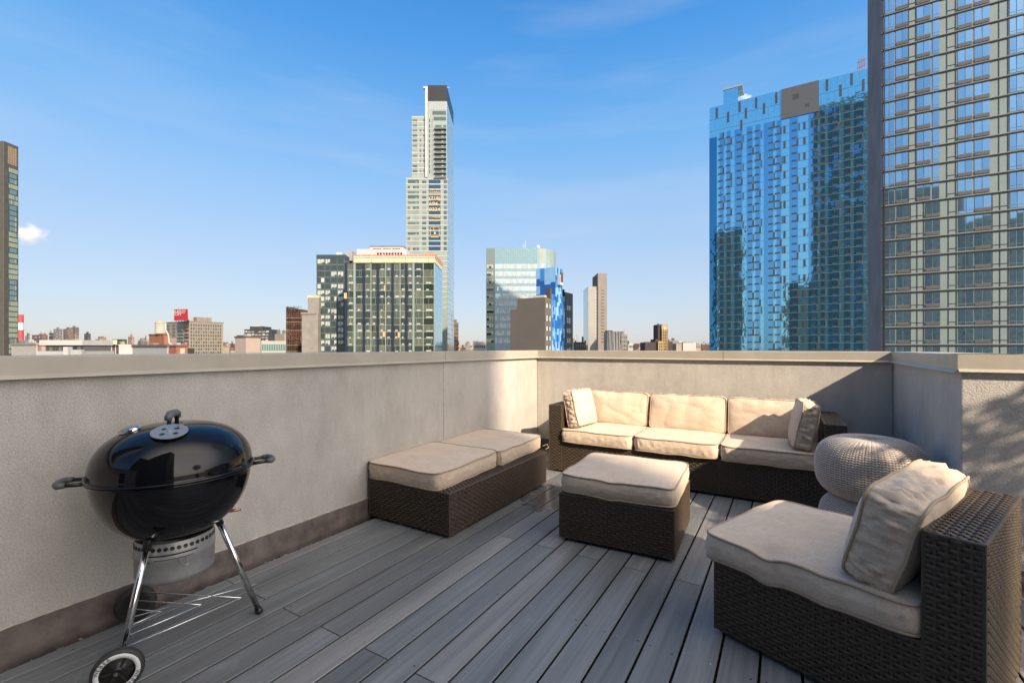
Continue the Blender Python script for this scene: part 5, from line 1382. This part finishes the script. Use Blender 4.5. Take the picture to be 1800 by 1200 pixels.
# rippled white building
b = camb('rippled_building', 'white building with rippled fins beside the beige slab', 'building', 1067.5, 380.); s = 380/FPX
vs = []; K = 44; hh = ZV(582.5, 380)-G
rp_ = MB()
for i in range(K+1):
    x = 21.5*s*i/K; yy = .35*math.sin(i*1.9)+.25*math.sin(i*.7)
    for j in range(7): vs.append((x, yy+.3*math.sin(j*1.3+i*.5), hh*j/6))
rp_.add(vs, [(i*7+j, (i+1)*7+j, (i+1)*7+j+1, i*7+j+1) for i in range(K) for j in range(6)]); rp_.build('rippled_front', C('rippled_metal', (.36, .34, .33), .5, var=(.6, .06)), b.t)
b.box('body', WHG, 0, 21.5*s, .75, 14, G, ZV(582.8, 380)); b.box('roof_trim', DKG, 0, 10*s, .8, 10, ZV(582.8, 380)+.002, ZV(580.6, 380)); b.finish()
b = camb('domed_building', 'small white stepped building with a dark ring near the art deco tower', 'building', 1104, 450.); s = 450/FPX
b.box('lower_tier', WHT, 0, 14*s, 0, 8, G, ZV(606, 450)); b.box('middle_tier', WHT, 1.5*s, 11*s, 1, 7, ZV(606, 450), ZV(603, 450)); b.box('top_tier', WHG, 3*s, 9*s, 2, 6, ZV(603, 450), ZV(600, 450)); b.box('dark_ring', WD, 2.5*s, 9.5*s, 1.4, 6.5, ZV(605, 450), ZV(603.8, 450))
for i in range(5): b.win('F', 0, (1+i*2.6)*s, (2.6+i*2.6)*s, ZV(611, 450), ZV(607.5, 450), WD, .05)
b.finish()
# art deco clock tower
d = 420.; b = camb('art_deco_tower', 'dark and gold art deco clock tower with stepped shoulders', 'clock tower', 1135, d); s = d/FPX
ux = lambda u: (u-1135)*s
zv = lambda v: ZV(v, 420.)
DBK = C('deco_dark_brick', (.055, .04, .035), .85, var=(.4, .2)); DGO = C('deco_gold_brick', (.46, .29, .13), .8, var=(.6, .15))
b.box('left_wing', DBK, 0, ux(1157), 2, 18, G, zv(601.5)); b.box('right_wing', DBK, ux(1176), ux(1184), 2, 18, G, zv(600)); b.box('dark_shaft', DBK, ux(1158), ux(1175), 2.5, 16, G, zv(570)); b.box('shoulder', DBK, ux(1153.5), ux(1178), 2.2, 17, G, zv(596))
b.box('turret', DBK, ux(1158), ux(1160.5), 2.4, 4, zv(570), zv(568.4))
b.box('gold_front', DGO, ux(1163.5), ux(1174.5), 1, 2.4, G, zv(571.5)); b.box('gold_base', DGO, ux(1157), ux(1166), 0, 2, G, zv(599.5)); b.box('gold_parapet', DGO, ux(1165), ux(1173.5), 1, 2.4, zv(571.5)+.002, zv(570.2))
pr = MB()
for u in (1164, 1167, 1170.5, 1173.6): pr.box(ux(u), ux(u+.9), .5, .99, 0, zv(578)-G)
pr.build('gold_piers', DGO, b.t)
for k in range(7):
    for u in (1165.2, 1168.2, 1171.6): b.win('F', 1, ux(u), ux(u+1.6), zv(585.5+k*5), zv(582.3+k*5), WD, .04)
for k in range(3):
    for u in (1159, 1162.5): b.win('F', 0, ux(u), ux(u+1.8), zv(606+k*5), zv(602.5+k*5), WD, .04)
st = MB(); st.lathe([(0, .25), (1.15, .2), (1.15, 0)], 24); st.xf(Matrix.Translation((ux(1169.5), .99, zv(577)-G)) @ Matrix.Rotation(math.pi/2, 4, 'X')); st.build('clock_face', WHITEW, b.t)
cren = MB()
for i in range(8): cren.box(ux(1135)+i*1.45, ux(1135)+i*1.45+.8, 2, 2.6, zv(601.5)-G, zv(600.4)-G)
cren.build('crenellation', DBK, b.t); b.finish()
b = camb('white_low_building', 'low white box building right of the art deco tower', 'building', 1189.5, 380.); s = 380/FPX
b.box('beige_wing', TAN2, 0, 11*s, 1, 10, G, ZV(603.5, 380)); b.box('white_wing', WHT, 11*s, 34*s, 0, 12, G, ZV(602.3, 380)); b.box('end_wing', PNK, 34*s, 43*s, 1, 10, G, ZV(606, 380))
for i in range(4): b.box('roof_unit', WD2, (14+i*5)*s, (16.5+i*5)*s, 3, 5, ZV(602.3, 380), ZV(601.3, 380))
for i in range(3): b.win('F', 1, (35+i*2.8)*s, (36.6+i*2.8)*s, ZV(611.5, 380), ZV(607.5, 380), WD, .04)
b.finish()

# ------------------------------------------------------------------ buildings behind the camera, seen in glass and lid, shading the terrace
def backb(label, x0, x1, y0, y1, h, mat):
    t = thing('apartment_building', label, 'building', (x0, y0, G), 0, 'blocks behind the terrace')
    w, l = x1-x0, y1-y0; MB().box(0, w, 0, l, 0, h+H-G).build('walls', mat, t)
    mb = MB(); mats = [glassm('win_far_dark', (0, 0, 0)), WD2]; z = 6; r = random.Random(int(h))
    while z < h+H-G-3:
        x = 1.5
        while x < w-2.5: mb.box(x, x+1.9, l, l+.05, z, z+1.7, r.randrange(2)); mb.box(x, x+1.9, -.05, 0, z, z+1.7, r.randrange(2)); x += 3.3
        y = 1.5
        while y < l-2.5: mb.box(-.05, 0, y, y+1.9, z, z+1.7, r.randrange(2)); y += 3.3
        z += 3.1
    tag(mb.build('window', mats, t), kind='stuff')
backb('dark green grey slab standing behind the viewer to the right', 18, 30, -52, 2.72-.56*30, 62, C('back_green', (.10, .12, .10), .8, var=(.3, .2)))
backb('broad sage block behind the viewer, seen mirrored in the right tower', 31, 56, -62, -32, 63, C('back_sage', (.24, .27, .23), .8, var=(.3, .2)))
backb('further sage block behind the viewer, seen mirrored beside the broad one', 60, 88, -72, -42, 50, C('back_sage', (0, 0, 0)))
backb('tall green grey block behind the viewer to the left', -59, -35, -60, -40, 112, C('back_green', (0, 0, 0)))
backb('red topped block behind the viewer', 0, 24, -70, -52, 58, C('back_red', (.20, .09, .07), .8, var=(.3, .2)))
# the stair bulkhead of the terrace behind the viewer
t = thing('stair_bulkhead', 'stucco stair bulkhead with a dark door at the back of the terrace', 'bulkhead', (-2.6, -8.4, 0))
MB().box(-2.2, 2.2, 0, 3.0, 0, 2.9).build('walls', STUCCO, t); MB().box(-.5, .5, 3.0, 3.04, .02, 2.1).build('door', C('door_dark', (.03, .03, .035), .5), t); MB().box(-2.3, 2.3, -.1, 3.1, 2.9, 3.02).build('roof_edge', COPING, t)

# ------------------------------------------------------------------ the city floor and the far city
gm = C('city_ground', (.26, .23, .20), .95, var=(.004, .3))
gd = MB(); gd.add([(-40000, -4000, G), (40000, -4000, G), (40000, 40000, G), (-40000, 40000, G)], [(0, 1, 2, 3)]); tag(gd.build('ground', gm), kind='structure')
fc = MB(); r6 = random.Random(21)
cm = [BRD, TAN, GRY, WHG, TAN2, PNK, BRN, WHT]
for i in range(4200):
    u = r6.uniform(-150, 1950); d = r6.uniform(650, 5200)**1.0
    x, y = PX(u, d); h = 36+H-3-r6.random()*12+(r6.random()**5)*(12+d*.012)
    w = r6.uniform(10, 34); l = r6.uniform(10, 34)
    fc.box(x-w/2, x+w/2, y-l/2, y+l/2, G, G+h, r6.randrange(8))
    if r6.random() < .5: q=r6.uniform(-w/3, w/3); fc.box(x-2+q, x+2.5+q, y-2, y+3, G+h, G+h+r6.uniform(2, 5), r6.randrange(8))
    if r6.random() < .25: q=r6.uniform(-w/3, w/3); fc.lathe([(2.0, 0), (2.0, 4), (0, 5.5)], 8, (x+q, y, G+h+1), 6)
o = fc.build('far_city', cm); tag(o, 'dense mass of low masonry blocks reaching to the horizon', 'city', kind='stuff')
for u, d, h in ((1234, 3500, 12), (1241, 3300, 9), (1212, 3800, 8)): pass

# ------------------------------------------------------------------ steam
def steam(label, u, v, d, size, dens, seed):
    x, y = PX(u, d); m = bpy.data.materials.new('steam'); m.use_nodes = True; n = m.node_tree.nodes; l = m.node_tree.links
    n.remove(n['Principled BSDF']); pv = n.new('ShaderNodeVolumePrincipled'); l.new(pv.outputs[0], n['Material Output'].inputs['Volume'])
    pv.inputs['Color'].default_value = (.97, .95, .95, 1); pv.inputs['Anisotropy'].default_value = .2
    tcn = n.new('ShaderNodeTexCoord'); t = n.new('ShaderNodeTexNoise'); t.inputs['Scale'].default_value = 2.6; t.inputs['Detail'].default_value = 6; t.noise_dimensions = '3D'
    mp = n.new('ShaderNodeMapping'); mp.inputs['Location'].default_value = (seed, seed*2, 0); l.new(tcn.outputs['Object'], mp.inputs[0]); l.new(mp.outputs[0], t.inputs[0])
    ln = n.new('ShaderNodeVectorMath'); ln.operation = 'LENGTH'; l.new(tcn.outputs['Object'], ln.inputs[0])
    mr = n.new('ShaderNodeMapRange'); mr.inputs['From Min'].default_value = 1.0; mr.inputs['From Max'].default_value = .1; mr.inputs['To Min'].default_value = -.62; mr.inputs['To Max'].default_value = .25
    l.new(ln.outputs['Value'], mr.inputs['Value'])
    ad = n.new('ShaderNodeMath'); ad.operation = 'ADD'; l.new(mr.outputs[0], ad.inputs[0]); l.new(t.outputs['Fac'], ad.inputs[1])
    r = n.new('ShaderNodeMapRange'); r.inputs['From Min'].default_value = .30; r.inputs['From Max'].default_value = .6; r.inputs['To Max'].default_value = dens; l.new(ad.outputs[0], r.inputs['Value'])
    l.new(r.outputs[0], pv.inputs['Density'])
    bm = bmesh.new(); bmesh.ops.create_icosphere(bm, subdivisions=3, radius=1.0); me = bpy.data.meshes.new('steam'); bm.to_mesh(me); bm.free(); me.materials.append(m)
    o = bpy.data.objects.new('steam_plume', me); col.objects.link(o); o.location = (x, y, ZV(v, d)); o.scale = size; o.rotation_euler = (0, 0, YAW)
    tag(o, label, 'steam', kind='stuff'); return o
steam('small white steam cloud drifting right of the dark tower', 52, 412, 900., (56, 24, 34), .09, 3)
steam('thin steam wisp on the roof of the blue tower', 1309, 172, 226., (6.5, 3, 3.2), .35, 8)
